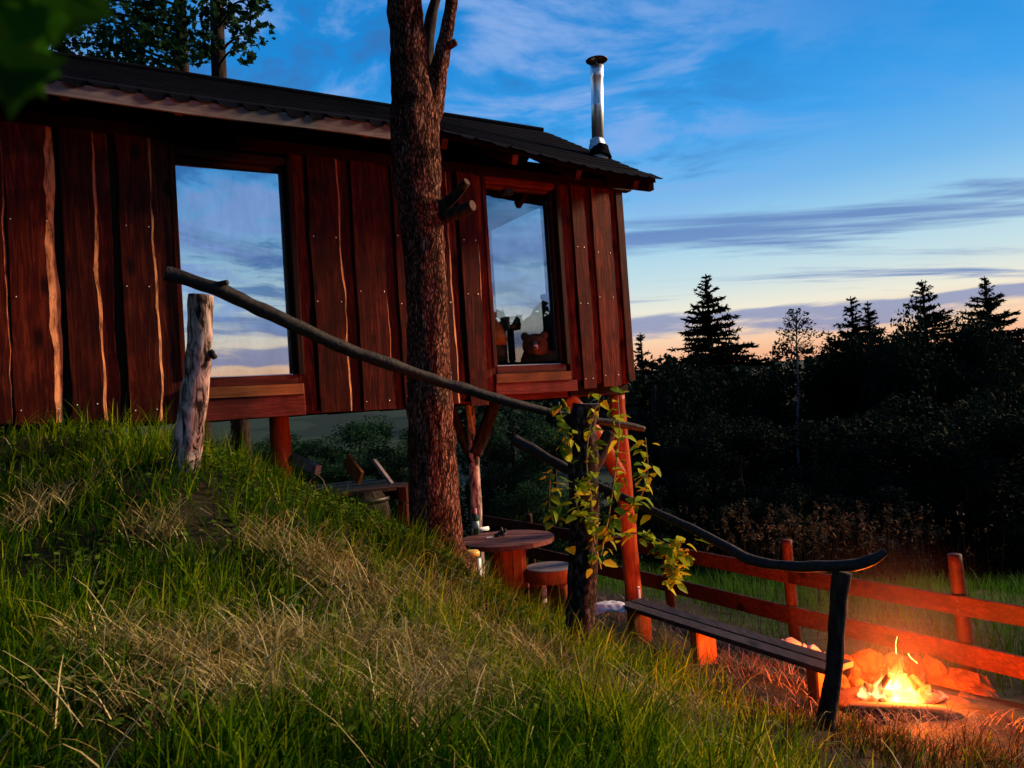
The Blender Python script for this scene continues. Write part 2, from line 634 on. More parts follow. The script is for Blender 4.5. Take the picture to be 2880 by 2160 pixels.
def np_mesh(name, V, F, mat, rnd=None, parent=None, kind=None, smooth=False):
    """fast mesh from numpy: V (n,3), F (m,k) all k-gons, rnd per vertex"""
    me = bpy.data.meshes.new(name)
    k = F.shape[1]
    me.vertices.add(len(V))
    me.vertices.foreach_set('co', np.ascontiguousarray(V, dtype=np.float32).ravel())
    me.loops.add(F.size)
    me.loops.foreach_set('vertex_index', np.ascontiguousarray(F, dtype=np.int32).ravel())
    me.polygons.add(len(F))
    me.polygons.foreach_set('loop_start', np.arange(0, F.size, k, dtype=np.int32))
    me.polygons.foreach_set('loop_total', np.full(len(F), k, dtype=np.int32))
    if rnd is not None:
        a = me.attributes.new('rnd', 'FLOAT', 'POINT')
        a.data.foreach_set('value', np.ascontiguousarray(rnd, dtype=np.float32))
    me.materials.append(mat)
    me.update(calc_edges=True)
    me.validate()
    if smooth:
        me.polygons.foreach_set('use_smooth', np.ones(len(F), dtype=bool))
    ob = bpy.data.objects.new(name, me)
    COL.objects.link(ob)
    if parent is not None:
        ob.parent = parent
    if kind:
        ob['kind'] = kind
    return ob


ORD = ['first', 'second', 'third', 'fourth', 'fifth', 'sixth', 'seventh', 'eighth', 'ninth', 'tenth', 'eleventh', 'twelfth', 'thirteenth', 'fourteenth', 'fifteenth']

# ------------------------------------------------------------------ terrain
CP = np.array([
    (-4.6, 4.4, 2.34), (-3.4, 4.75, 2.30), (-2.6, 4.7, 2.25), (-1.9, 4.6, 2.10), (-1.71, 4.0, 2.10), (-1.7, 5.2, 1.84),
    (-1.16, 5.4, 1.53), (-.71, 5.3, 1.34), (-.44, 5.2, 1.18), (.04, 4.9, .95), (.30, 4.5, .84), (.8, 4.2, .70), (1.30, 3.62, .70),
    (-1.1, 1.6, 1.56), (-.63, 1.7, 1.48), (-.06, 1.9, 1.36), (.82, 2.6, .98), (2.0, 3.2, .60), (2.6, 2.2, .60),
    (-1.91, 2.8, 1.66), (-1.08, 3.0, 1.55), (-2.7, 4.0, 1.98), (-.59, 2.6, 1.40), (-.08, 3.2, 1.16), (.6, 3.3, .86),
    (-.6, 4.2, 1.45), (-1.2, 4.2, 1.78),
    (0, 0, 1.15), (-2, 0, 1.6), (2, 0, .85), (-2, -3, 1.3), (3, -3, .7), (-4.5, 1.5, 2.1), (4, 1.5, .45),
    (2.34, 4.95, .31), (2.2, 4.3, .42), (1.75, 4.2, .42), (1.4, 4.5, .38), (1.7, 4.9, .30), (1.2, 5.6, .30), (.75, 6.4, .30), (-.15, 7.2, .30), (1.0, 7.6, .28), (.5, 6.6, .32),
    (.44, 9.4, .05), (1.75, 7.3, .10), (3.1, 5.6, .08), (3.7, 4.6, .12), (-.3, 6.0, .42), (-.9, 6.3, .85), (-1.5, 6.6, 1.3), (-2.4, 6.6, 1.85),
    (-1, 8.3, .5), (-2.6, 8.5, 1.5), (-4.6, 7, 2.4), (-6, 10, 2.6), (-3, 11, 1.2), (0, 11, -.05), (3, 8, -.12), (5, 5, 0), (5, 10, -.5), (0, 14, -.6), (-4, 15, .3), (8, 8, -.5),
    (-8, 3, 2.9), (-8, -2, 2.2), (7, -2, .2)])


def tps_fit(P):
    n = len(P)
    d = np.linalg.norm(P[:, None, :2] - P[None, :, :2], axis=2)
    K = np.where(d > 0, d * d * np.log(d + 1e-9), 0)
    K[np.arange(n), np.arange(n)] += .002
    A = np.zeros((n + 3, n + 3))
    A[:n, :n] = K
    A[:n, n] = 1
    A[:n, n + 1:] = P[:, :2]
    A[n, :n] = 1
    A[n + 1:, :n] = P[:, :2].T
    return np.linalg.solve(A, np.concatenate([P[:, 2], [0, 0, 0]]))


TPS = tps_fit(CP)


def smoothst(x, a, b):
    u = np.clip((x - a) / (b - a), 0, 1)
    return u * u * (3 - 2 * u)


def lumps(x, y):
    return (np.sin(x * 3.1 + 1.3 * np.sin(y * 2.3)) * np.cos(y * 2.7 + .9 * np.sin(x * 1.9)) * .022
            + np.sin(x * 7.3 + y * 4.1) * np.cos(y * 6.7 - x * 2.9) * .010)


def ter(x, y):
    x = np.asarray(x, float)
    y = np.asarray(y, float)
    xc = np.clip(x, -8, 8)
    yc = np.clip(y, -3.5, 14.5)
    sh = xc.shape
    q = np.stack([xc.ravel(), yc.ravel()], 1)
    d2 = ((q[:, None, :] - CP[None, :, :2]) ** 2).sum(2)
    K = .5 * d2 * np.log(d2 + 1e-9)
    n = len(CP)
    z = (K @ TPS[:n] + TPS[n] + q @ TPS[n + 1:]).reshape(sh)
    z = z + lumps(x, y)
    # away from the place: a valley in front, higher fields beyond, rising ground behind the camera
    r = np.hypot(x, y - 5)
    f = smoothst(r, 9, 22)
    ang = np.arctan2(y, x)
    ahead = smoothst(np.sin(ang), -.1, .35)
    far = (-3.2 + 11.0 * smoothst(r, 45, 190) + 16 * smoothst(r, 190, 700)) * ahead + (.3 + 6.5 * smoothst(r, 25, 120) + 30 * smoothst(r, 120, 700)) * (1 - ahead)
    left = smoothst(-x, 4, 14) * (1 - smoothst(r, 30, 60))
    far = far + left * 4.0
    return z * (1 - f) + far * f


def ter1(x, y):
    return float(ter(np.array([x]), np.array([y]))[0])


def ground_at(px, py, lo=.8, hi=30):
    """point of the ground seen at that pixel"""
    d = ray(px, py)
    ks = np.geomspace(lo, hi, 300)
    xs, ys, zs = CAM.x + d.x * ks, CAM.y + d.y * ks, CAM.z + d.z * ks
    g = ter(xs, ys)
    below = np.nonzero(zs < g)[0]
    k = ks[below[0]] if len(below) else hi
    return Vector((CAM.x + d.x * k, CAM.y + d.y * k, ter1(CAM.x + d.x * k, CAM.y + d.y * k)))


gx = np.concatenate([-np.geomspace(760, 8.2, 34), np.linspace(-8, 8, 150), np.geomspace(8.2, 760, 34)])
gy = np.concatenate([-np.geomspace(760, 4.2, 30), np.linspace(-4, 15, 170), np.geomspace(15.3, 760, 40)])
GX, GY = np.meshgrid(gx, gy)
GZ = ter(GX, GY)
nx, ny = len(gx), len(gy)
idx = np.arange(nx * ny).reshape(ny, nx)
F = np.stack([idx[:-1, :-1], idx[:-1, 1:], idx[1:, 1:], idx[1:, :-1]], -1).reshape(-1, 4)
g = np_mesh('ground', np.stack([GX, GY, GZ], -1).reshape(-1, 3), F, M['ground'], kind='structure', smooth=True)

# ------------------------------------------------------------------ hut
HUT_L, HUT_R, HUT_D = -4.9, 1.375, 2.8
FLOOR, PLATE = 2.36, 4.46
hutroot = thing('hut', hut(-1.6, 1.4, 1.9), 'dark red timber hut on stilts with live-edge boards and two tall windows', 'hut')


def fbm1(x, seed, f=1.0):
    return mnoise.noise(Vector((x * f, seed * 7.13, seed * 1.7))) + .5 * mnoise.noise(Vector((x * f * 2.3, seed * 3.1, 4.4)))


def plank(s0, s1, z0, z1, t0, th, seed, wane=0.0, wob=.012, mats=None, nseg=26, lean=0.0):
    """vertical board; its right edge is a sloping waney strip of width wane"""
    mb = MB()
    V, F, MI = [], [], []
    for i in range(nseg + 1):
        u = i / nseg
        z = z0 + (z1 - z0) * u
        wl = wob * 1.3 * fbm1(z, seed, 1.6) + wob * .3 * fbm1(z, seed + 70, 8)
        wr = wob * 2.0 * fbm1(z, seed + 50, 1.8) + wob * .5 * fbm1(z, seed + 90, 9)
        wn = wane * (1 + .75 * fbm1(z, seed + 20, 2.4) + .3 * fbm1(z, seed + 33, 11))
        wn = max(wn, .003)
        zz0 = z
        a, b_, c_, d_ = s0 + wl, s1 + wr - wn, s1 + wr, s1 + wr - .002
        V += [hut(a, t0 + th, zz0), hut(a, t0, zz0), hut(b_, t0 - .002, zz0), hut(c_, t0 + th * .72, zz0), hut(d_, t0 + th, zz0)]
    for i in range(nseg):
        o, p = i * 5, (i + 1) * 5
        for k in range(5):
            k2 = (k + 1) % 5
            F.append((o + k, o + k2, p + k2, p + k))
            MI.append(1 if k in (2, 3) else 0)
    F.append((4, 3, 2, 1, 0))
    MI.append(0)
    e = nseg * 5
    F.append((e, e + 1, e + 2, e + 3, e + 4))
    MI.append(0)
    mb.v, mb.f, mb.mi = V, F, MI
    return make('plank', mb, mats or [M['wall_v'], M['edge_thin']], hutroot)


def hbox(s0, s1, t0, t1, z0, z1, ch=.004):
    return MB().box(hut((s0 + s1) / 2, (t0 + t1) / 2, (z0 + z1) / 2), ((s1 - s0) / 2, (t1 - t0) / 2, (z1 - z0) / 2), (S, T, UP), ch=ch)


# window openings seen from the front
WIN = []
for (xl, xr, yt, yb) in ((494, 795, 450, 1060), (1381, 1554, 522, 1024)):
    s0 = wal(xl + 13, (yt + yb) / 2, -.02)[0]
    s1 = wal(xr, (yt + yb) / 2, .10)[0]
    WIN.append([s0, s1])
WIN[0] = [-2.70, -1.905, 2.655, 4.275]
WIN[1] = [-.145, .605, 2.665, 4.315]

# sheathing behind the boards, one piece per stretch of wall
sh = []
segs = [(HUT_L, WIN[0][0] - .04), (WIN[0][1] + .05, WIN[1][0] - .04), (WIN[1][1] + .05, HUT_R - .02)]
for a, b_ in segs:
    make('sheathing', hbox(a, b_, .032, .07, FLOOR, PLATE + .1), M['wall_dark'], hutroot)
for w in WIN:
    make('sheathing', hbox(w[0] - .04, w[1] + .05, .034, .072, w[3] + .06, PLATE + .1), M['wall_dark'], hutroot)
# back and gable walls, floor, ceiling
make('back_wall', hbox(HUT_L, HUT_R, HUT_D - .06, HUT_D, FLOOR, PLATE + .1), M['wall_dark'], hutroot)
make('gable_wall', hbox(HUT_L - .05, HUT_L, .03, HUT_D, FLOOR, PLATE + .1), M['wall_dark'], hutroot)
GW = (1.25, 2.50, 2.60, 4.56)
gb = MB()
for (t0, t1, z0, z1) in ((.075, GW[0], FLOOR, PLATE + .2), (GW[1], HUT_D - .065, FLOOR, PLATE + .2), (GW[0], GW[1], FLOOR, GW[2]), (GW[0], GW[1], GW[3], PLATE + .35)):
    gb.box(hut(HUT_R - .05, (t0 + t1) / 2, (z0 + z1) / 2), (.03, (t1 - t0) / 2 - .001, (z1 - z0) / 2), (S, T, UP), ch=.003)
make('gable_wall', gb, M['wall_dark'], hutroot)
make('floor', hbox(HUT_L, HUT_R - .02, .08, HUT_D - .07, FLOOR + .105, FLOOR + .15), M['wall_dark'], hutroot)
make('ceiling', hbox(HUT_L, HUT_R - .085, .08, HUT_D - .07, PLATE + .06, PLATE + .09), M['soffit'], hutroot)
make('floor_beam', hbox(HUT_L, HUT_R - .06, .075, .20, FLOOR - .012, FLOOR + .10), M['wall_h'], hutroot)
make('floor_beam', hbox(HUT_L, HUT_R - .06, HUT_D - .2, HUT_D - .08, FLOOR - .012, FLOOR + .10), M['wall_h'], hutroot)
for sj in np.arange(HUT_L + .3, HUT_R, .62):
    make('joist', hbox(sj, sj + .07, .205, HUT_D - .205, FLOOR - .02, FLOOR + .10), M['wall_dark'], hutroot)

# boards: (left px, right px at y=800, bottom px y, layer, waney width m, thick edge?)
BO = [(-160, -70, 1190, 1, .0), (-75, 22, 1190, 0, .01), (10, 60, 1190, 1, 0), (28, 166, 1192, 0, .052),
      (186, 283, 1188, 0, .018), (260, 322, 1187, 1, .006), (346, 444, 1187, 0, .020), (425, 500, 1184, 1, .008),
      (826, 872, 1157, 1, .006), (882, 972, 1158, 0, .020), (955, 1008, 1157, 1, .004), (1004, 1092, 1152, 0, .010), (1085, 1120, 1150, 1, 0),
      (1120, 1196, 1146, 0, .012), (1215, 1276, 1135, 0, .022), (1262, 1290, 1122, 1, .004), (1304, 1356, 1140, 0, .012), (1340, 1384, 1112, 1, .004),
      (1588, 1617, 1070, 1, .004), (1624, 1662, 1092, 0, .014), (1650, 1674, 1078, 1, .003), (1680, 1733, 1086, 0, .010), (1722, 1748, 1080, 1, .003)]
nail_mb = MB().lathe((0, 0, 0), [(.0046, 0), (.0040, .0025), (.0015, .0035)], 8, (S, UP, -T))
nail_me = None
NAILS_Z = [3.72, 3.30, 2.62]
for i, (xl, xr, yb, layer, wane) in enumerate(BO):
    t0 = -.030 if layer == 0 else .001
    s0, s1 = wal(xl, 800, t0)[0], wal(xr, 800, t0)[0]
    z0 = wal((xl + xr) / 2 + 20, yb, t0)[1]
    if xl < 500:
        z0 = min(z0, 2.40)
    edge = M['edge'] if wane > .016 else M['edge_thin']
    p = plank(s0, s1, z0, PLATE - .02, t0, .029, i + 1, wane, .012 if xl < 1000 else .007, [M['wall_v'], edge])
    if layer == 0 and xl > -50:
        zs = (3.72 + .06 * math.sin(i * 2.1), z0 + .09 + .02 * math.sin(i), 3.25 + .05 * math.sin(i * 1.3)) if i != 4 else (3.6, 2.5)
        for zn in zs:
            for k in (0, 1):
                sn = s0 + .028 + (s1 - s0 - .075) * k + .01 * math.sin(i * 3 + zn * 9 + k)
                if (i * 7 + int(zn * 10) * 3 + k * 5) % 5 < 2:
                    continue
                if nail_me is None:
                    no = make('nail', nail_mb, M['nail'], p, origin=(0, 0, 0))
                    nail_me = no.data
                else:
                    no = bpy.data.objects.new('nail', nail_me)
                    COL.objects.link(no)
                    no.parent = p
                no.location = hut(sn, t0 - .0035, zn) - ORIGIN[p]
# corner board, square edged, and its return

make('corner_board', hbox(wal(1746, 800, -.03)[0] + .012, HUT_R + .03, -.034, -.004, wal(1770, 1071, -.03)[1], PLATE - .03), M['wall_v'], hutroot)
make('corner_board', hbox(HUT_R - .018, HUT_R + .012, .0, .12, wal(1770, 1071, -.03)[1] + .02, PLATE - .03), M['wall_v'], hutroot)

# glass: coated pane, part mirror, part see-through
gm, gt_, gb_ = new_mat('window_glass')
gl = gt_.nodes.new('ShaderNodeBsdfGlossy')
gl.inputs['Roughness'].default_value = .0
gl.inputs['Color'].default_value = (.93, .95, 1, 1)
tr = gt_.nodes.new('ShaderNodeBsdfTransparent')
tr.inputs['Color'].default_value = (.86, .88, .90, 1)
mx = gt_.nodes.new('ShaderNodeMixShader')
mx.inputs[0].default_value = .30
gt_.links.new(tr.outputs[0], mx.inputs[1])
gt_.links.new(gl.outputs[0], mx.inputs[2])
gt_.links.new(mx.outputs[0], gt_.nodes['Material Output'].inputs[0])
gw_b = gt_.nodes.new('ShaderNodeBump')
gw_b.inputs['Strength'].default_value = .05
gw_b.inputs['Distance'].default_value = .02
gt_.links.new(noisen(gt_, coords(gt_, (1, 1, 1)), 2.2, 1, .4), gw_b.inputs['Height'])
gt_.links.new(gw_b.outputs[0], gl.inputs['Normal'])
dust = noisen(gt_, coords(gt_, (1, 1, .35)), 5, 6, .7, .4)
gt_.links.new(rampn(gt_, dust, [(.3, (.78, .80, .85)), (.65, (.96, .97, 1))]), gl.inputs['Color'])
M['glass'] = gm
gm2 = gm.copy()
gm2.name = 'clear_glass'
gm2.node_tree.nodes[mx.name].inputs[0].default_value = .12
M['glass2'] = gm2
gm3 = gm.copy()
gm3.name = 'coated_window_glass'
gm3.node_tree.nodes[mx.name].inputs[0].default_value = .68
M['glass3'] = gm3

for wi, (s0, s1, z0, z1) in enumerate(WIN):
    PT = .095
    wo_ = make('window', hbox(s0 - .038, s0 - .001, -.018, PT + .03, z0 - .005, z1 + .055), M['wall_v'], hutroot)        # left jamb carries the rest
    wo_['label'] = 'tall fixed window with dark red frame'
    make('jamb', hbox(s1 + .001, s1 + .045, -.022, PT + .03, z0 - .005, z1 + .055), M['wall_dark'], wo_)
    make('jamb', hbox(s1 - .028, s1 - .001, .045, PT + .028, z0 + .002, z1), M['wall_dark'], wo_)
    make('head', hbox(s0 + .0005, s1 - .0005, -.012, PT + .03, z1, z1 + .05), M['wall_dark' if wi == 0 else 'wall_h'], wo_)
    make('head', hbox(s0 + .001, s1 - .03, .05, PT + .025, z1 - .022, z1 - .002), M['wall_dark' if wi == 0 else 'wall_h'], wo_)
    make('pane', hbox(s0 + .001, s1 - .03, PT, PT + .004, z0 + .004, z1 - .003, ch=.0005), M['glass3' if wi == 0 else 'glass'], wo_)
    make('drip_strip', hbox(s0 + .003, s1 - .03, .04, PT - .002, z0 - .001, z0 + .006, ch=.001), M['strip'], wo_)
    make('bottom_rail', hbox(s0 - .0, s1 - .002, -.004, PT + .03, z0 - .07, z0 - .003), M['wall_h'], wo_)
    make('sill', hbox(s0 - .03, s1 + .03, -.035, PT, z0 - .155, z0 - .075), M['sill'], wo_)
    make('sill_beam', hbox(s0 - .035, s1 + (.035 if wi == 0 else .10), -.024, .07, FLOOR - .02 if wi == 0 else FLOOR + .045, z0 - .158), M['wall_h'], wo_)
    if wi == 1:
        make('latch', MB().box(hut(s0 + .29, .075, z1 - .045), (.05, .02, .026), (S, T, UP), ch=.015), M['black'], wo_)
# gable window glass seen from inside
gw = make('window', hbox(HUT_R - .055, HUT_R - .045, GW[0], GW[1], GW[2], GW[3], ch=.001), M['glass2'], hutroot)
make('frame', hbox(HUT_R - .10, HUT_R - .02, GW[0] - .03, GW[0], GW[2], GW[3]), M['wall_h'], gw)
make('frame', hbox(HUT_R - .10, HUT_R - .02, GW[1], GW[1] + .03, GW[2], GW[3]), M['wall_h'], gw)
# board inside on which the things in the window stand
SHELF = 2.70
make('shelf', hbox(WIN[1][0] - .1, HUT_R - .1, .13, .55, SHELF - .03, SHELF), M['wall_dark'], hutroot)
make('shelf', hbox(WIN[0][0] - .1, WIN[0][1] + .1, .13, .5, SHELF - .03, SHELF), M['wall_dark'], hutroot)

# ---- roof
E_T, RID_T, E_Z, RID_Z = -.46, 1.4, 4.525, 5.475
RS0, RS1 = -5.1, 1.50


def roof_pt(s, t, lift=0.0):
    tt = t if t <= RID_T else 2 * RID_T - t
    u = (tt - E_T) / (RID_T - E_T)
    sag = .15 * float(smoothst(np.array(s), -1.3, 1.4)) * (1 - u)
    z = E_Z + (RID_Z - E_Z) * u - sag - .012 * math.sin(s * 1.7) * (1 - u)
    return hut(s, t, z + lift)


roof = MB()
ns, ntt = 40, 8
V, Fc = [], []
rows = []
for side in (0, 1):
    for j in range(ntt + 1):
        t = E_T + .02 + (RID_T - E_T - .02) * j / ntt
        if side:
            t = 2 * RID_T - t
        for i in range(ns + 1):
            s = RS0 + (RS1 - .02 - RS0) * i / ns
            V += [roof_pt(s, t, -.012), roof_pt(s, t, -.05)]
for side in (0, 1):
    ob_ = side * (ntt + 1) * (ns + 1) * 2
    for j in range(ntt):
        for i in range(ns):
            a = ob_ + (j * (ns + 1) + i) * 2
            b_ = a + 2
            c_ = a + (ns + 1) * 2
            d_ = c_ + 2
            Fc += [(a, b_, d_, c_), (a + 1, c_ + 1, d_ + 1, b_ + 1)]
            if j == 0:
                Fc.append((a, a + 1, b_ + 1, b_))
            if i == 0:
                Fc.append((a, c_, c_ + 1, a + 1))
            if i == ns - 1:
                Fc.append((b_, b_ + 1, d_ + 1, d_))
roof.add(V, Fc)
roof_o = make('roof', roof, M['soffit'], hutroot)
# courses of bitumen shingle: overlapping strips
cs = MB()
CRS = .125
ncr = int((RID_T - E_T) / CRS)
for side in (0, 1):
    for j in range(1, ncr + 1):
        t0 = E_T + .03 + (j - 1) * CRS * .99
        t1 = min(t0 + CRS * 1.25, RID_T)
        if side:
            t0, t1 = 2 * RID_T - t0, 2 * RID_T - t1
        V, Fc = [], []
        n_ = 60
        for i in range(n_ + 1):
            s = RS0 + (RS1 - RS0) * i / n_
            l = .0055 + .003 * mnoise.noise(Vector((s * 3, j, side)))
            jit = .008 * mnoise.noise(Vector((s * 5, j * 2.0, 3)))
            e = .014 * mnoise.noise(Vector((j * 1.7, 0, 0))) if i == n_ else 0
            V += [roof_pt(s + e, t0 + jit, l - .0055), roof_pt(s + e, t0 + jit, l), roof_pt(s + e, t1, -.004)]
        for i in range(n_):
            a, b_ = i * 3, (i + 1) * 3
            Fc += [(a, b_, b_ + 1, a + 1), (a + 1, b_ + 1, b_ + 2, a + 2)]
        cs.add(V, Fc)
cso = make('shingle_courses', cs, M['shingle'], roof_o)
cso['kind'] = 'stuff'
make('ridge_cap', MB().tube([roof_pt(s, RID_T, .004) for s in np.linspace(RS0, RS1 - .01, 14)], [.03] * 14, 8, 2), M['shingle'], roof_o)
# scalloped tabs of the lowest course
tab_me = {}
TW = .15
k = 0
s = RS0
while s < RS1 - .02:
    w = TW * (1 + .12 * math.sin(k * 2.3))
    w = min(w, RS1 + .03 - s)
    mb = MB()
    top, bot = [], []
    nn = 7
    dr = .055 + .018 * math.sin(k * 1.9) + .012 * math.sin(k * 5.1)
    for q in range(nn + 1):
        u = q / nn
        bulge = (1 - (2 * u - 1) ** 2) ** .6 if s < -.9 else (1 - (2 * u - 1) ** 6) ** .5
        ss = s + w * u
        t_low = E_T - (.02 if s < -.9 else .035) - .006 * bulge
        low = roof_pt(ss, E_T, .004)
        drop = dr * bulge if s < -.9 else .02 * bulge + .008 * math.sin(k * 3.3)
        lowp = hut(ss, t_low, (low.z - .006 - drop * .75))
        top.append((roof_pt(ss, E_T + .13, .012), roof_pt(ss, E_T + .13, .006)))
        mid = roof_pt(ss, E_T - .004, .010)
        bot.append((mid, lowp))
    V = []
    for q in range(nn + 1):
        a, b_ = top[q][0], bot[q][0]
        c_ = bot[q][1]
        off = T * .006
        V += [a, b_, c_, c_ + off, b_ + off - UP * .008, top[q][1]]
    Fc = []
    for q in range(nn):
        o1, o2 = q * 6, (q + 1) * 6
        for e in range(5):
            Fc.append((o1 + e, o1 + e + 1, o2 + e + 1, o2 + e))
    Fc += [(5, 4, 3, 2, 1, 0), tuple(nn * 6 + e for e in range(6))]
    mb.add(V, Fc)
    make('shingle_tab', mb, M['shingle'], roof_o)
    s += w + .004
    k += 1
# fascia board on the left half, grey with age
fs0, fs1 = RS0, -1.22
fb = MB()
n_ = 40
V, Fc = [], []
for i in range(n_ + 1):
    s = fs0 + (fs1 - fs0) * i / n_
    zt = roof_pt(s, E_T, -.02).z
    zb = 4.405 + .006 * math.sin(s * 3)
    V += [hut(s, E_T - .006, zb), hut(s, E_T - .006, zt), hut(s, E_T + .016, zt), hut(s, E_T + .016, zb)]
for i in range(n_):
    for e in range(4):
        Fc.append((i * 4 + e, i * 4 + (e + 1) % 4, (i + 1) * 4 + (e + 1) % 4, (i + 1) * 4 + e))
Fc += [(3, 2, 1, 0), tuple(n_ * 4 + e for e in range(4))]
fb.add(V, Fc)
fo = make('fascia', fb, M['greywood'], hutroot)
fo['label'] = 'weathered grey fascia board under the eave'
# rafters with exposed tails, wall plate, purlin
for s in np.arange(HUT_L + .2, HUT_R + .1, .66):
    p, q = roof_pt(s, E_T + .03, -.095), roof_pt(s, RID_T, -.095)
    make('rafter', MB().beam(p, q, .055, .085), M['wall_h'], roof_o)
make('rafter', MB().beam(roof_pt(RS1 - .06, E_T + .05, -.10), roof_pt(RS1 - .06, RID_T, -.10), .05, .09), M['wall_dark'], roof_o)
make('wall_plate', hbox(HUT_L, HUT_R + .13, -.06, .028, PLATE - .10, PLATE - .025), M['wall_dark'], hutroot)
make('purlin', hbox(.95, RS1 + .02, -.37, -.30, 4.285, 4.36), M['soffit'], hutroot)
# stove pipe with foil flashing and rain cap
cb = hut(1.40, .30, 0)
cz0 = 4.82
CAX = (UP + c_right * .055).normalized()
CA = (Vector((1, 0, 0)), Vector((0, 1, 0)), CAX)
chim = make('stove_pipe', MB().lathe((cb.x, cb.y, cz0), [(.062, 0), (.064, .5), (.066, .505), (.066, .53), (.064, .535), (.064, .80), (.0675, .805), (.0675, .93), (.06, .932), (.058, .9)], 32, CA), M['steel'], hutroot, smooth=True)
make('flashing', MB().tube([Vector((cb.x, cb.y, cz0 - .06)), Vector((cb.x, cb.y, cz0 + .02)), Vector((cb.x, cb.y, cz0 + .10)), Vector((cb.x, cb.y, cz0 + .17))], [.11, .095, .085, .067], 24, 4, .10, 30), M['foil'], chim, smooth=True)
make('flashing_skirt', MB().tube([roof_pt(1.40, .28, -.02), roof_pt(1.40, .28, -.02) + Vector((.01, .02, .12))], [.125, .09], 20, 3, .08, 20), M['shingle'], chim)
capz = cz0 + .99
capc = Vector((cb.x, cb.y, cz0)) + CAX * .99
make('rain_cap', MB().lathe(capc, [(.112, 0), (.115, .004), (.06, .03), (.006, .042)], 36, CA), M['cap'], chim, smooth=True)
for a in (.4, 2.5, 4.6):
    d = Vector((math.cos(a), math.sin(a), 0))
    make('cap_strut', MB().beam(capc - CAX * .10 + d * .066, capc + CAX * .006 + d * .075, .012, .003), M['cap'], chim)
# stilts
px_s, _ = wal(785, 1250, .6)
base_p = hut(px_s, .6, 0)


def post(name, p, zb, zt, r, mat, seed, lean=(0, 0), rough=.10):
    pts = [Vector((p.x + lean[0] * (1 - u), p.y + lean[1] * (1 - u), zb + (zt - zb) * u)) for u in (0, .33, .66, 1)]
    return make(name, MB().tube(pts, [r * 1.06, r, r * .98, r * .95], 18, 8, rough, 7, seed), mat, hutroot, smooth=True)


post('stilt', hut(px_s, .55, 0), 1.5, FLOOR - .015, .085, M['redlog'], 3)
cpost = hut(HUT_R - .10, .12, 0)
cp_o = post('stilt', cpost, .1, FLOOR - .02, .083, M['redlog'], 5, (0.03, 0))
make('white_plate', MB().box(at(1797, 1668, cpost.y - .09), (.012, .012, .062), ch=.006), M['white'], cp_o)
make('plate_hole', MB().lathe(at(1798, 1655, cpost.y - .104), [(.006, 0), (.006, .003)], 10, (Vector((1, 0, 0)), UP, Vector((0, -1, 0)))), M['black'], cp_o)
for s_ in (HUT_L + .5, wal(1255, 1250, HUT_D - .15)[0]):
    p = hut(s_, HUT_D - .15, 0)
    post('stilt', p, ter1(p.x, p.y) - .1, FLOOR - .015, .08, M['redlog'], s_)
# knee brace lit by the fire, from the floor beam down to the corner stilt
p0, p1 = hut(wal(1600, 1095, .10)[0], .12, 2.36), hut(HUT_R - .13, .11, 1.55)
make('knee_brace', MB().tube([p0, p0.lerp(p1, .5) + Vector((0, 0, .02)), p1], [.078, .085, .075], 16, 8, .14, 8, 9), M['redlog'], hutroot, smooth=True)
# forked natural post carrying the floor
fy = hut(-.42, .35, 0)
FKY = 7.85
fp = [at(1350, 1720, FKY), at(1338, 1400, FKY), at(1330, 1250, FKY), at(1318, 1110, FKY)]
fork = make('forked_post', MB().tube(fp, [.062, .060, .056, .050], 14, 6, .14, 7, 4), M['bark_pale'], hutroot, smooth=True)
make('fork_limb', MB().tube([at(1336, 1275, FKY), at(1362, 1215, FKY - .03), at(1396, 1112, FKY - .05)], [.075, .072, .066], 12, 6, .12, 7, 6), M['bark_dark'], fork, smooth=True)
make('fork_limb', MB().tube([at(1334, 1300, FKY), at(1300, 1230, FKY + .05), at(1262, 1130, FKY + .1)], [.06, .055, .05], 12, 6, .12, 7, 8), M['bark_dark'], fork, smooth=True)

# ------------------------------------------------------------------ things seen through the right window
def on_shelf(px, t, z=SHELF):
    s_, _ = wal(px, 1000, t)
    return hut(s_, t, z)


M['fur'] = mat_noise('bear_fur', (.28, .09, .04), (.72, .30, .15), (1, 1, .6), 60, .85, .8, .01)
M['muzzle'] = mat_flat('bear_muzzle', (.80, .52, .36), .7)
M['amber'] = mat_noise('amber_jug', (.70, .20, .03), (.88, .32, .06), (1, 1, 1), 9, .35, .05, .005)
M['amber_low'] = mat_noise('jug_glaze_low', (.10, .055, .02), (.16, .09, .035), (1, 1, 1), 9, .4, .05, .005)
# bear bust
bp = on_shelf(1507, .235)
toC = (CAM - bp)
toC.z = 0
toC.normalize()
sideB = Vector((-toC.y, toC.x, 0))          # viewer's left of the bear faces us
sideB = toC.cross(UP).normalized()
bs = .92


def blob(bm, c, r, ax):
    mtx = Matrix.Translation(c) @ Matrix((ax[0] * r[0], ax[1] * r[1], ax[2] * r[2])).transposed().to_4x4()
    bmesh.ops.create_uvsphere(bm, u_segments=20, v_segments=12, radius=1, matrix=mtx)


bm = bmesh.new()
axb = (sideB, toC, UP)


def bo(x, f, z):
    return bp + (sideB * x + toC * f + UP * z) * bs


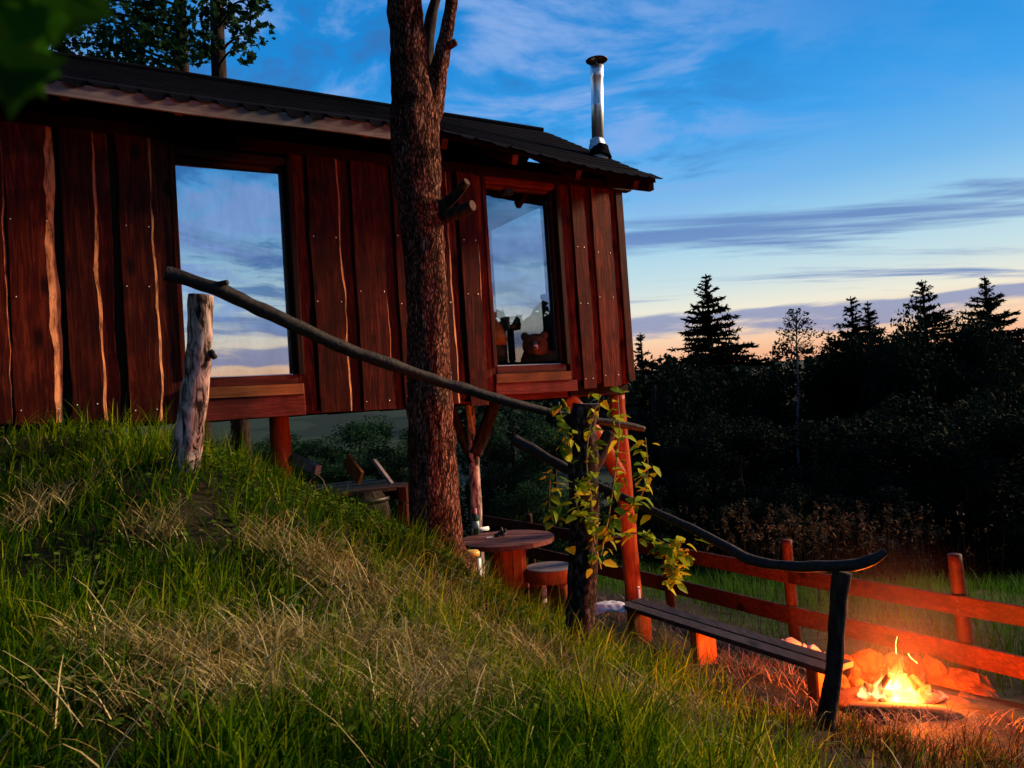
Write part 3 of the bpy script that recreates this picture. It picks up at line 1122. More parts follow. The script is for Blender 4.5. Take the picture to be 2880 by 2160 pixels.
blob(bm, bo(0, 0, .175), (.125, .10, .115), axb)        # head
blob(bm, bo(0, .03, .13), (.105, .09, .09), axb)        # cheeks
blob(bm, bo(0, .095, .135), (.050, .065, .048), axb)    # muzzle
blob(bm, bo(-.100, -.02, .275), (.042, .022, .045), axb)
blob(bm, bo(.100, -.02, .275), (.042, .022, .045), axb)
blob(bm, bo(0, -.05, .06), (.135, .11, .11), axb)       # neck
blob(bm, bo(-.05, -.08, .03), (.20, .10, .10), axb)     # shoulders
me = bpy.data.meshes.new('bear_figure')
bm.to_mesh(me)
bm.free()
bear = bpy.data.objects.new('bear_figure', me)
COL.objects.link(bear)
bb = bp.copy()
me.transform(Matrix.Translation(-bb))
bear.location = bb
ORIGIN[bear] = bb
me.materials.append(M['fur'])
rm = bear.modifiers.new('one_skin', 'REMESH')
rm.mode = 'VOXEL'
rm.voxel_size = .008
rm.use_smooth_shade = True
sm = bear.modifiers.new('soft', 'SMOOTH')
sm.iterations = 6
tag(bear, 'brown bear bust with round ears looking out of the right window', 'figurine')
make('muzzle_patch', MB().tube([bo(0, .098, .205), bo(0, .142, .165), bo(0, .172, .135)], [.018 * bs, .030 * bs, .026 * bs], 12, 4), M['muzzle'], bear, smooth=True)
make('nose', MB().rock(bo(0, .178, .145), (.022, .014, .015), 3, .1), M['black'], bear, smooth=True)
for sx in (-1, 1):
    make('eye', MB().rock(bo(sx * .042, .108, .192), (.011, .009, .010), 4, .05), M['black'], bear, smooth=True)
# amber jug
jp = on_shelf(1389, .26)
jug = make('jug', MB().lathe(jp, [(.09, .16), (.12, .165), (.135, .21), (.13, .26), (.10, .33), (.065, .385), (.042, .42), (.04, .45), (.055, .475), (.05, .52), (.02, .535)], 28), M['amber'], None, True, origin=jp)
tag(jug, 'orange bulbous jug at left of the bear behind the right window', 'jug')
make('jug_base', MB().lathe(jp, [(.105, 0), (.118, .02), (.119, .164)], 28), M['amber_low'], jug, True)
# unidentified dark thing with a foot and a cap
lp = on_shelf(1440, .36)
item = thing('mushroom_item', lp, 'dark mushroom shaped lamp between the jug and the bear', 'item')
make('item_foot', MB().lathe(lp, [(.05, 0), (.05, .015), (.022, .02), (.034, .03), (.034, .34)], 20), M['black'], item, True)
make('item_cap', MB().lathe(lp + UP * .32, [(.02, 0), (.10, .005), (.108, .05), (.100, .10), (.085, .125), (.02, .13)], 24), M['black'], item, True)
make('item_side_strip', MB().box(lp + sideB * .052 + UP * .17, (.012, .008, .165), ch=.002), M['greywood'], item)
# black flue of the stove by the right jamb
vp_ = on_shelf(1549, .30, SHELF)
fl = thing('stove_flue', vp_, 'black upright cylinder right of the bear inside the window', 'flue')
make('flue_tube', MB().lathe(vp_, [(.055, 0), (.055, .30), (.058, .305), (.058, .325), (.055, .33), (.055, .62), (.062, .625), (.062, .66), (.05, .665)], 24), M['black'], fl, True)
make('flue_collar', MB().lathe(vp_ + UP * .001, [(.075, 0), (.075, .012), (.058, .02)], 24), M['black'], fl, True)

# ------------------------------------------------------------------ the tree in front of the hut
TY = 5.2
tp = at(1240, 1600, TY)
tree = thing('tree', (tp.x, tp.y, ter1(tp.x, tp.y)), 'thick bare tree trunk with rough bark standing before the hut', 'tree')
ctr = [(1250, 1690, 128), (1240, 1610, 98), (1228, 1520, 74), (1212, 1200, 63), (1206, 1000, 59), (1199, 780, 57), (1182, 600, 60), (1170, 450, 68), (1166, 330, 66), (1154, 200, 54), (1146, 100, 50), (1136, 0, 48), (1125, -140, 45), (1110, -300, 42)]
trunk_mb = MB().tube([at(x, y, TY) for x, y, w in ctr], [w * TY / FPX for x, y, w in ctr], 56, 12, .10, 9, 2, True, .10)
trunk = make('trunk', trunk_mb, M['bark'], tree, True)
for a_, L_ in ((.3, .42), (1.9, .36), (3.3, .40), (4.6, .45), (5.5, .38)):
    b0_ = at(1240, 1600, TY)
    e_ = Vector((b0_.x + math.cos(a_) * L_, b0_.y + math.sin(a_) * L_, 0))
    e_.z = ter1(e_.x, e_.y) - .02
    m_ = b0_.lerp(e_, .45)
    m_.z = max(ter1(m_.x, m_.y) + .03, b0_.z - .08)
    make('root', MB().tube([b0_ + UP * .12, m_, e_], [.10, .075, .025], 14, 6, .2, 9, a_), M['bark'], tree, True)
make('limb', MB().tube([at(x, y, TY + .02) for x, y in ((1195, 360), (1216, 270), (1236, 190), (1252, 110), (1268, 20), (1284, -100), (1300, -240))], [.105, .085, .062, .048, .043, .040, .036], 28, 8, .12, 9, 5, True, .06), M['bark'], tree, True)
make('limb', MB().tube([at(x, y, TY + .12) for x, y in ((1192, 200), (1203, 120), (1212, 50), (1228, -10), (1250, -90))], [.06, .046, .04, .034, .03], 20, 6, .12, 9, 6, True), M['bark_dark'], tree, True)
make('knob', MB().tube([at(1254, 135, TY), at(1272, 124, TY - .01), at(1283, 118, TY - .02)], [.03, .028, .022], 12, 4, .2, 14, 3), M['bark'], tree, True)
cut = mat_noise('cut_wood', (.03, .013, .009), (.09, .042, .028), (1, 1, 1), 22, .8, .2, .004)
for (a, b_, r0, r1) in (((1238, 585), (1312, 512), .045, .028), ((1240, 610), (1328, 578), .052, .038)):
    p0, p1 = at(a[0], a[1], TY), at(b_[0], b_[1], TY - .16)
    st = make('branch_stub', MB().tube([p0, p0.lerp(p1, .55) + Vector((0, 0, -.012)), p1], [r0, (r0 + r1) / 2, r1], 18, 6, .14, 12, 8), M['bark_dark'], tree, True)
    d = (p1 - p0).normalized()
    make('cut_face', MB().tube([p1 - d * .006, p1 + d * .006], [r1 * .93, r1 * .9], 18, 1), cut, st)
# ------------------------------------------------------------------ path railing: posts and poles
PLY = 4.0
pts = [(512, 1345, 42), (522, 1290, 39), (538, 1180, 37), (552, 1060, 34), (561, 950, 34), (566, 830, 33)]
p_ = at(520, 1300, PLY)
pl = thing('railing_post', (p_.x, p_.y, ter1(p_.x, p_.y)), 'short leaning log post with flaking pale bark under the upper pole', 'post')
make('log', MB().tube([at(x, y, PLY) for x, y, w in pts], [w * PLY / FPX for x, y, w in pts], 30, 10, .16, 12, 11, True, .08), M['bark_pale'], pl, True)
for k, (x, y, s_) in enumerate(((600, 1001, .020), (596, 990, .016))):
    make('knot', MB().rock(at(x, y, PLY - .01), (s_, s_, s_), k + 2, .3), M['bark_dark'], pl, True)
r1 = [(465, 768, 3.86, 21), (500, 778, 3.88, 22), (620, 817, 3.92, 23), (715, 862, 4.0, 22), (810, 905, 4.06, 21), (960, 974, 4.2, 20), (1100, 1026, 4.32, 19), (1210, 1064, 4.42, 18), (1310, 1095, 4.50, 17), (1400, 1122, 4.56, 15), (1540, 1158, 4.66, 13), (1640, 1178, 4.70, 12), (1740, 1192, 4.76, 12), (1812, 1207, 4.80, 8)]
ra = make('railing_pole', MB().tube([at(x, y, Y) for x, y, Y, w in r1], [w * .9 * Y / FPX for x, y, Y, w in r1], 20, 10, .20, 11, 15), M['rail'], None, True, origin=at(566, 800, 3.9))
tag(ra, 'upper dark round railing pole sloping down across the hut front', 'railing')
make('twig_stub', MB().tube([at(590, 806, 3.9), at(618, 798, 3.89), at(640, 794, 3.88)], [.022, .015, .013], 10, 4, .15, 20, 1), M['rail'], ra, True)
r2 = [(1448, 1238, 5.05, 18), (1500, 1266, 4.98, 17), (1560, 1300, 4.9, 16), (1640, 1345, 4.78, 14), (1720, 1384, 4.62, 13), (1830, 1434, 4.38, 12), (1930, 1479, 4.18, 13), (2030, 1530, 3.98, 15), (2110, 1574, 3.84, 17), (2200, 1590, 3.74, 17), (2300, 1593, 3.64, 18), (2400, 1588, 3.56, 18), (2452, 1574, 3.52, 16), (2492, 1552, 3.50, 11)]
rb = make('railing_pole', MB().tube([at(x, y, Y) for x, y, Y, w in r2], [w * .9 * Y / FPX for x, y, Y, w in r2], 20, 10, .20, 12, 17), M['rail'], None, True, origin=at(2350, 1593, 3.6))
tag(rb, 'lower crooked railing pole ending on the post beside the fire', 'railing')
p_ = at(2325, 2010, 3.62)
p3 = thing('railing_post', (p_.x, p_.y, ter1(p_.x, p_.y)), 'slim crooked post under the lower pole in front of the fire', 'post')
pts = [(2316, 2100, 30), (2326, 2010, 29), (2344, 1900, 27), (2352, 1800, 27), (2358, 1700, 28), (2368, 1608, 30)]
make('log', MB().tube([at(x, y, 3.62) for x, y, w in pts], [w * .84 * 3.62 / FPX for x, y, w in pts], 18, 8, .16, 9, 21, True, .05), M['bark_dark'], p3, True)
# trunk post overgrown with the climber
VY = 4.62
p_ = at(1630, 1830, VY)
vpst = thing('railing_post', (p_.x, p_.y, ter1(p_.x, p_.y)), 'dark lichen spotted trunk post overgrown with leafy shoots', 'post')
pts = [(1618, 1910, 48), (1624, 1830, 43), (1634, 1700, 40), (1640, 1560, 39), (1642, 1400, 40), (1640, 1280, 42), (1640, 1200, 36), (1648, 1138, 38)]
make('log', MB().tube([at(x, y, VY) for x, y, w in pts], [w * VY / FPX for x, y, w in pts], 32, 10, .14, 10, 23, True, .10), M['bark_lichen'], vpst, True)
make('cap_board', MB().box(at(1664, 1140, VY - .02), (.075, .05, .010), (c_right, fwd, c_up)), M['greywood'], vpst)
make('limb_stub', MB().tube([at(1650, 1330, VY), at(1690, 1270, VY + .03), at(1716, 1215, VY + .05)], [.06, .045, .04], 14, 6, .15, 10, 3), M['bark_dark'], vpst, True)
# ------------------------------------------------------------------ climber on the trunk post
M['vine'] = mat_leaf('vine_leaf', [(0, (.06, .15, .008)), (.45, (.20, .27, .014)), (.8, (.38, .42, .018)), (1, (.52, .44, .03))], .35, .5, attr=False)
M['vinestem'] = mat_flat('vine_stem', (.16, .15, .05), .6)


def leaf_mesh(name, L, W, fold=.35, serr=.0, curl=.25):
    prof = [(0, 0), (.06, .40), (.18, .80), (.35, 1.0), (.55, .90), (.75, .60), (.9, .27), (1.0, 0)]
    V, Fc = [], []
    for i, (u, w) in enumerate(prof):
        y = u * L
        zc_ = -curl * L * u * u
        ww = w * W * .5 * (1 + serr * (1 if i % 2 else -1))
        V += [Vector((-ww, y, zc_ + ww * fold)), Vector((0, y, zc_)), Vector((ww, y, zc_ + ww * fold))]
    for i in range(len(prof) - 1):
        a, b_ = i * 3, i * 3 + 3
        Fc += [(a, a + 1, b_ + 1, b_), (a + 1, a + 2, b_ + 2, b_ + 1)]
    V.append(Vector((0, -.25 * L, .02 * L)))
    V.append(Vector((.012 * L, -.25 * L, .02 * L)))
    Fc.append((len(V) - 2, len(V) - 1, 1))
    me = bpy.data.meshes.new(name)
    me.from_pydata([tuple(p) for p in V], [], Fc)
    me.materials.append(M['vine'])
    me.polygons.foreach_set('use_smooth', [True] * len(me.polygons))
    return me


lm = [leaf_mesh('leaf', .088, .056, .3, .06, .22), leaf_mesh('leaf', .075, .045, .55, .08, .4), leaf_mesh('leaf', .10, .07, .2, .07, .1)]
vine = thing('climbing_plant', (p_.x + .08, p_.y - .05, ter1(p_.x, p_.y)), 'leafy green and yellow climber growing up the trunk post', 'climber')
STEMS = [
    [(1690, 1600, 4.55), (1668, 1500, 4.5), (1662, 1400, 4.45), (1650, 1300, 4.42), (1660, 1200, 4.45), (1690, 1110, 4.47)],
    [(1690, 1560, 4.5), (1712, 1450, 4.45), (1730, 1330, 4.42), (1742, 1210, 4.42), (1736, 1090, 4.45)],
    [(1606, 1275, 4.5), (1592, 1230, 4.48), (1580, 1180, 4.46), (1572, 1130, 4.45)],
    [(1700, 1500, 4.5), (1760, 1440, 4.45), (1800, 1400, 4.42), (1822, 1330, 4.42), (1815, 1230, 4.42)],
    [(1680, 1480, 4.5), (1630, 1440, 4.42), (1620, 1390, 4.4), (1640, 1340, 4.4)],
    [(1700, 1520, 4.5), (1770, 1500, 4.4), (1830, 1510, 4.35), (1880, 1540, 4.3), (1905, 1620, 4.3)],
    [(1560, 1480, 4.55), (1545, 1420, 4.5), (1550, 1330, 4.5)],
]
lrng = random.Random(5)


def put_leaf(p, sc=1.0, out=None, parent=vine):
    o = bpy.data.objects.new('leaf', lrng.choice(lm))
    COL.objects.link(o)
    o.parent = parent
    o.location = Vector(p) - ORIGIN[parent]
    az = lrng.uniform(0, 2 * math.pi) if out is None else out + lrng.uniform(-.7, .7)
    o.rotation_euler = (lrng.uniform(-.9, .35), lrng.uniform(-.6, .6), az)
    s_ = sc * lrng.uniform(.7, 1.25)
    o.scale = (s_, s_, s_)


for si, st in enumerate(STEMS):
    P = [at(*q) for q in st]
    make('stem', MB().tube(P, list(np.linspace(.0055, .002, len(P))), 6, 5), M['vinestem'], vine, True)
    for i in range(len(P) - 1):
        n_l = 6
        for k in range(n_l):
            q = P[i].lerp(P[i + 1], (k + lrng.random()) / n_l)
            put_leaf(q + Vector((lrng.uniform(-.04, .04), lrng.uniform(-.06, .02), lrng.uniform(-.02, .02))), .85)
            if lrng.random() < .7:
                put_leaf(q + Vector((lrng.uniform(-.06, .06), lrng.uniform(-.06, .03), lrng.uniform(-.03, .03))), .65)
# single leaves at the side of the stilt, seen in the photo
for (x, y) in ((1812, 1240), (1806, 1270), (1800, 1330), (1806, 1345), (1815, 1400), (1780, 1450), (1830, 1450), (1600, 1540), (1650, 1450), (1690, 1460), (1720, 1420), (1660, 1420), (1700, 1480)):
    put_leaf(at(x, y, 4.4 + lrng.uniform(-.05, .05)), .95)
# drooping yellow bunch at the end of a shoot
for k in range(64):
    u = lrng.random()
    x = 1905 + lrng.gauss(0, 26) * (1 - .5 * u) - 10 * u
    y = 1510 + 140 * u
    put_leaf(at(x, y, 4.3 + lrng.uniform(-.08, .08)), .8)

# ------------------------------------------------------------------ spool table and what lies on it
TZ = 1.05
tc_ = atz(1424, 1513, TZ)
gt = ter1(tc_.x, tc_.y)
table = thing('spool_table', (tc_.x, tc_.y, gt), 'round cable drum table with plank top under the hut', 'table')
RT = .455
nb = 7
bw = 2 * RT / nb
tdir = Matrix.Rotation(R(-12), 3, 'Z')
for i in range(nb):
    y0, y1 = -RT + i * bw + .002, -RT + (i + 1) * bw - .002
    poly = []
    for q in np.linspace(y0, y1, 7):
        poly.append((-math.sqrt(max(RT * RT - q * q, .0004)), q))
    for q in np.linspace(y1, y0, 7):
        poly.append((math.sqrt(max(RT * RT - q * q, .0004)), q))
    dzp = .002 * math.sin(i * 2.7)
    Vt = [tc_ + tdir @ Vector((a, b_, 0)) + UP * dzp for a, b_ in poly]
    Vb = [p - UP * .042 for p in Vt]
    n_ = len(poly)
    mb = MB().add(Vt + Vb, [tuple(range(n_ - 1, -1, -1)), tuple(range(n_, 2 * n_))] + [(k, (k + 1) % n_, n_ + (k + 1) % n_, n_ + k) for k in range(n_)])
    bmv = make('top_board', mb, M['tabletop'], table)
    bmt = bmesh.new()
    bmt.from_mesh(bmv.data)
    bmesh.ops.recalc_face_normals(bmt, faces=bmt.faces)
    bmt.to_mesh(bmv.data)
    bmt.free()
nst = 12
for i in range(nst):
    a = 2 * math.pi * i / nst
    r_ = .165
    d = Vector((math.cos(a), math.sin(a), 0))
    tt = Vector((-d.y, d.x, 0))
    make('stave', MB().box(Vector((tc_.x, tc_.y, (gt + .02 + TZ - .045) / 2)) + d * r_, (.010, r_ * math.tan(math.pi / nst) - .001, (TZ - .047 - gt - .02) / 2), (d, tt, UP), ch=.003), M['redlog'], table)
make('foot_disc', MB().lathe(Vector((tc_.x, tc_.y, gt - .02)), [(.42, 0), (.43, .01), (.43, .05), (.42, .055)], 40), M['tabletop'], table)
# beer bottle
M['gglass'] = mat_flat('green_bottle_glass', (.010, .055, .022), .12, 0, .6)
bp_ = atz(1341, 1503, TZ)
bz = TZ + .004
bot = make('bottle', MB().lathe(Vector((bp_.x, bp_.y, bz)), [(.028, 0), (.030, .006), (.030, .145), (.027, .165), (.017, .19), (.013, .205), (.0125, .225)], 20), M['gglass'], None, True, origin=(bp_.x, bp_.y, bz))
tag(bot, 'green glass beer bottle with pale label standing on the table', 'bottle')
make('label', MB().lathe(Vector((bp_.x, bp_.y, bz + .06)), [(.0306, 0), (.0306, .07)], 20), mat_flat('bottle_label', (.42, .55, .50), .6), bot, True)
make('neck_foil', MB().lathe(Vector((bp_.x, bp_.y, bz + .20)), [(.0150, 0), (.0142, .022), (.014, .04), (.0145, .041), (.0145, .05), (.01, .051)], 16), mat_flat('pink_foil', (.62, .33, .35), .4), bot, True)
# paper roll
a_, b_ = atz(1330, 1492, TZ + .022), atz(1374, 1486, TZ + .022)
pr = make('paper_roll', MB().tube([a_, b_], [.021, .021], 20, 1), M['white'], None, True, origin=a_)
tag(pr, 'white paper roll lying behind the bottle on the table', 'paper roll')
# small unidentified dark bunch and a lighter
kp = atz(1411, 1508, TZ)
kb = thing('trinket', (kp.x, kp.y, TZ), 'small crumpled black glove on the table top', 'trinket')
make('lump', MB().rock(kp + UP * .03, (.045, .035, .03), 3, .5, 3), M['black'], kb, True)
make('prong', MB().tube([kp + Vector((0, 0, .03)), kp + Vector((.005, 0, .06)), kp + Vector((.002, 0, .085))], [.018, .015, .010], 8, 4, .3, 20), M['black'], kb, True)
make('prong', MB().tube([kp + Vector((.02, 0, .03)), kp + Vector((.035, -.01, .05)), kp + Vector((.04, -.01, .07))], [.016, .013, .009], 8, 4, .3, 20), M['black'], kb, True)
make('tail', MB().tube([kp + Vector((-.03, 0, .015)), kp + Vector((-.07, -.01, .012))], [.02, .016], 10, 3, .3, 25), M['black'], kb, True)
lpz = atz(1377, 1512, TZ + .008)
li = make('lighter', MB().beam(lpz - Vector((.03, .01, 0)), lpz + Vector((.022, .008, 0)), .018, .011), M['white'], None, origin=lpz)
tag(li, 'small white lighter lying in front of the black glove', 'lighter')
make('lighter_head', MB().beam(lpz + Vector((.0225, .008, 0)), lpz + Vector((.034, .012, 0)), .017, .012), M['steel'], li)
# ------------------------------------------------------------------ log stools
sc_ = atz(1545, 1592, .76)
gs = ter1(sc_.x, sc_.y)
stool = thing('log_stool', (sc_.x, sc_.y, gs), 'low log slab stool with thick round legs beside the table', 'stool')
make('seat', MB().tube([Vector((sc_.x, sc_.y, .635)), Vector((sc_.x, sc_.y, .70)), Vector((sc_.x, sc_.y, .755))], [.24, .248, .245], 36, 4, .06, 8, 2, False, .05), M['redlog'], stool, True)
make('seat_top', MB().lathe(Vector((sc_.x, sc_.y, .635)), [(.225, .0), (.23, .118), (.22, .124)], 36), M['greywood'], stool)
for dx_, dy_, r_ in ((-.14, -.06, .062), (.09, -.10, .072), (.02, .15, .06)):
    q = Vector((sc_.x + dx_, sc_.y + dy_, gs - .03))
    make('leg', MB().tube([q + Vector((dx_ * .15, dy_ * .15, 0)), Vector((q.x, q.y, .64))], [r_ * 1.05, r_ * .95], 18, 6, .08, 8, dx_ * 9), M['redlog'], stool, True)
# ------------------------------------------------------------------ canister behind the trunk
cp_ = at(1326, 1560, 6.5)
can = thing('canister', (cp_.x, cp_.y, ter1(cp_.x, cp_.y)), 'dark canister with yellow lid half hidden behind the trunk', 'canister')
gz = ter1(cp_.x, cp_.y)
make('body', MB().lathe(Vector((cp_.x, cp_.y, gz)), [(.085, 0), (.09, .02), (.09, cp_.z - gz - .03), (.06, cp_.z - gz - .01)], 22), M['black'], can, True)
make('lid', MB().lathe(Vector((cp_.x, cp_.y, cp_.z - .012)), [(.07, 0), (.072, .03), (.06, .045), (.03, .05)], 22), mat_flat('yellow_lid', (.55, .36, .06), .5), can, True)
make('label', MB().box(Vector((cp_.x + .062, cp_.y - .068, gz + (cp_.z - gz) * .55)), (.028, .004, .12), (Vector((.74, .67, 0)), Vector((.67, -.74, 0)), UP), ch=.001), M['white'], can)
# ------------------------------------------------------------------ bench
BZ = .58
bl, br = atz(1738, 1697, BZ), atz(2326, 1884, BZ)
bd = (br - bl).normalized()
bperp = Vector((bd.y, -bd.x, 0))
if bperp.y > 0:
    bperp = -bperp                      # towards the camera
gbn = ter1((bl.x + br.x) / 2, (bl.y + br.y) / 2)
bench = thing('bench', ((bl.x + br.x) / 2, (bl.y + br.y) / 2, gbn), 'long low bench of two dark boards on block legs near the fire', 'bench')
for k in (0, 1):
    off = -bperp * (.06 + k * .125)
    make('seat_board', MB().beam(bl + off + UP * (-.02 + .003 * k), br + off + UP * (-.02 + .003 * k), .116, .034), M['benchwood'], bench)
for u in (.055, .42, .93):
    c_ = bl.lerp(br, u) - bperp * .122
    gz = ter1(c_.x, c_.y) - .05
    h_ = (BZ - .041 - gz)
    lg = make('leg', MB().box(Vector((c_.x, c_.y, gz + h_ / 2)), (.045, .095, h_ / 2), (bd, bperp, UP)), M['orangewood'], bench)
# cloth at the far end of the bench
cl = atz(1712, 1700, BZ)
mb = MB()
n_ = 16
V, Fc = [], []
for i in range(n_ + 1):
    for j in range(n_ + 1):
        u, v = (i / n_ - .5), (j / n_ - .5)
        e = max(0, (u * u + v * v) ** .5 - .28)
        z = .03 + .03 * mnoise.noise(Vector((u * 7, v * 7, 2))) - .5 * e * e - .25 * max(0, -v - .2)
        V.append(cl + Vector((u * .26, v * .18, z * .45)))
for i in range(n_):
    for j in range(n_):
        a = i * (n_ + 1) + j
        Fc.append((a, a + n_ + 1, a + n_ + 2, a + 1))
cloth_pts = MB().add(V, Fc)
clo = make('cloth', cloth_pts, mat_noise('grey_cloth', (.30, .30, .36), (.52, .52, .60), (1, 1, 1), 20, .9, .3, .01), None, True, origin=cl)
sol = clo.modifiers.new('thick', 'SOLIDIFY')
sol.thickness = .012
tag(clo, 'crumpled pale grey cloth at the far end of the bench', 'cloth')

# ------------------------------------------------------------------ plank fence along the terrace edge
FA, FB = Vector((.40, 9.43, 0)), Vector((3.19, 5.05, 0))
fd = (FB - FA).normalized()
fence = thing('fence', (1.8, 7.24, ter1(1.8, 7.24)), 'rustic two-rail plank fence behind the bench and the fire', 'fence')


def fence_pt(px, z):
    """point of the fence line in that pixel column"""
    d = ray(px, 1650)
    # intersect in plan
    nrm = Vector((fd.y, -fd.x, 0))
    k = FA.dot(nrm) / (d.x * nrm.x + d.y * nrm.y)
    return Vector((d.x * k, d.y * k, z))


fn = Vector((fd.y, -fd.x, 0))
if fn.y > 0:
    fn = -fn
posts = [1500, 1880, 2222, 2700]
pp = [fence_pt(x, 0) for x in posts]
ptop = [.90, .80, 1.01, 1.07]
for i, p in enumerate(pp):
    gz = ter1(p.x, p.y)
    make('post', MB().tube([Vector((p.x + .02, p.y, gz - .1)), Vector((p.x, p.y, .6)), Vector((p.x - (.02 if i == 3 else 0), p.y, ptop[i]))], [.050, .048, .044], 14, 5, .12, 8, i + 31), M['fence'], fence, True)
ends = [fence_pt(1370, 0)] + pp[1:] + [pp[-1] + fd * 1.6]
for z, h_, k in ((.735, .13, 0), (.425, .145, 1)):
    for i in range(len(ends) - 1):
        a, b_ = ends[i].copy(), ends[i + 1].copy()
        dz0, dz1 = .012 * math.sin(i * 2 + k), .012 * math.sin(i * 2 + 2 + k)
        if k == 0:
            z_a, z_b = z + dz0, z + dz1
        else:
            z_a, z_b = z + dz0 - .01 * i, z + dz1 - .01 * (i + 1)
        a.z, b_.z = z_a, z_b
        o_ = fn * (.062 + .004 * (i % 2))
        rl = make('rail', MB().beam(a + o_ - fd * .04, b_ + o_ + fd * .04, .026, h_), M['fence'], fence)
        for e_, sg in ((a, 1), (b_, -1)):
            for dz_n in (-.03, .03):
                make('nail', MB().lathe(e_ + o_ + fn * .0135 + fd * (.015 * sg) + UP * dz_n, [(.007, 0), (.006, .003), (.002, .004)], 8, (fd, UP, fn)), M['cap'], rl)

# ------------------------------------------------------------------ camp fire
fc = atz(2535, 1966, .34)
gz = ter1(fc.x, fc.y)
fire = thing('campfire', (fc.x, fc.y, gz), 'burning camp fire with tall yellow flames on the terrace', 'campfire')
make('ash_bed', MB().rock(Vector((fc.x, fc.y, gz - .01)), (.42, .34, .05), 5, .25, 3), M['ash'], fire, True)
emb, et, eb = new_mat('glowing_embers')
ev = noisen(et, coords(et), 26, 5, .6)
ec = rampn(et, ev, [(.38, (.02, .003, .001)), (.55, (1, .10, .01)), (.7, (1, .42, .06))])
et.links.new(ec, eb.inputs['Emission Color'])
eb.inputs['Emission Strength'].default_value = .7
eb.inputs['Base Color'].default_value = (.02, .012, .01, 1)
M['ember'] = emb
make('embers', MB().rock(Vector((fc.x, fc.y, gz + .03)), (.25, .17, .045), 8, .4, 3), M['ember'], fire, True)
for i, (x0, y0, x1, y1, r_) in enumerate(((2470, 1950, 2640, 2000, .035), (2560, 1990, 2430, 1930, .03), (2600, 1985, 2545, 1905, .022), (2530, 1980, 2548, 1895, .014), (2500, 1990, 2620, 1935, .03), (2560, 1900, 2640, 1995, .024), (2440, 1985, 2500, 1900, .02), (2590, 2005, 2480, 1975, .032))):
    p0, p1 = at(x0, y0, fc.y - .03 + .02 * i), at(x1, y1, fc.y + .05 - .02 * i)
    make('log', MB().tube([p0, p0.lerp(p1, .5) + Vector((.01, 0, .01)), p1], [r_, r_ * .95, r_ * .8], 12, 5, .15, 12, i), M['char'], fire, True)
FLAME_DENSITY = 26.0
SMOKE_GLOW = .032
gz_fire = gz
# flames: thin upright tongues, hottest low down
flm, ft, fbs = new_mat('flame')
ft.nodes.remove(fbs)
geo = ft.nodes.new('ShaderNodeTexCoord')
spx = ft.nodes.new('ShaderNodeSeparateXYZ')
ft.links.new(geo.outputs['Object'], spx.inputs[0])
hz = smooth(ft, spx.outputs[2], .02, .48)
nz = noisen(ft, coords(ft, (1, 1, .3)), 16, 4, .6, .8)
hz2 = mathn(ft, 'ADD', hz, mathn(ft, 'MULTIPLY', mathn(ft, 'SUBTRACT', nz, .5), .5))
fcol = rampn(ft, hz2, [(.0, (1, .60, .22)), (.35, (1, .50, .06)), (.65, (1, .34, .02)), (1, (1, .16, .006))])
fst = rampn(ft, hz2, [(.0, (1, 1, 1)), (.4, (.45, .45, .45)), (.8, (.22, .22, .22)), (1, (.14, .14, .14))])
em = ft.nodes.new('ShaderNodeEmission')
ft.links.new(fcol, em.inputs[0])
wisp = smooth(ft, noisen(ft, coords(ft, (1, 1, .22)), 30, 3, .55, .6), .36, .60)
ft.links.new(mathn(ft, 'MULTIPLY', mathn(ft, 'MULTIPLY', fst, wisp), FLAME_DENSITY), em.inputs[1])
ft.links.new(em.outputs[0], ft.nodes['Material Output'].inputs['Volume'])
M['flame'] = flm


def flame(px, py, ptx, pty, w, Y, seed):
    p0, p1 = at(px, py + 8, Y), at(ptx, pty, Y)
    h = (p1 - p0).length
    P, rr = [], []
    for i in range(13):
        u = i / 12
        q = p0.lerp(p1, u) + Vector((.07 * h * math.sin(u * 6 + seed), .05 * h * math.sin(u * 5 + seed * 2), 0)) * u
        P.append(q)
        rr.append(w * ((.45 + 2.2 * u) if u < .25 else 1.0) * max(.012, (1 - u) ** 1.15) * (1 + .22 * math.sin(u * 15 + seed * 3)))
    return make('flame', MB().tube(P, rr, 14, 3, .5, 11, seed), M['flame'], fire, True)


FY = fc.y - .03
FLAMES = [(2478, 1985, 2490, 1862, .085, 0), (2455, 1982, 2447, 1908, .06, .04), (2512, 1975, 2529, 1828, .075, .02), (2535, 1955, 2519, 1842, .05, .06),
          (2552, 1975, 2545, 1880, .07, .0), (2580, 1985, 2560, 1905, .07, .03), (2612, 1998, 2616, 1920, .055, -.03), (2634, 2008, 2640, 1955, .055, -.05),
          (2428, 1955, 2424, 1916, .045, .03), (2444, 1960, 2436, 1905, .03, .08), (2500, 1988, 2504, 1905, .085, -.05), (2570, 1998, 2590, 1925, .07, -.06), (2598, 1975, 2592, 1905, .035, .05), (2472, 1945, 2480, 1880, .04, .07),
          (2495, 1930, 2508, 1855, .03, .05), (2540, 1925, 2536, 1858, .025, .03), (2462, 1955, 2466, 1890, .03, -.02), (2625, 1985, 2628, 1935, .03, .02)]
for i, a in enumerate(FLAMES):
    flame(a[0], a[1], a[2], a[3], a[4], FY + a[5], i * 1.3)
spk = mat_flat('spark', (1, .4, .1), .5, emis=(1, .45, .12), es=6)
make('spark', MB().tube([at(2521, 1838, FY), at(2519, 1812, FY), at(2524, 1790, FY)], [.0013, .0011, .0007], 5, 4), spk, fire)
make('spark', MB().tube([at(2554, 1838, FY), at(2563, 1851, FY), at(2580, 1865, FY)], [.0011, .0011, .0007], 5, 4), spk, fire)
ld = bpy.data.lights.new('fire_light', 'POINT')
ld.energy = 300
ld.color = (1, .145, .016)
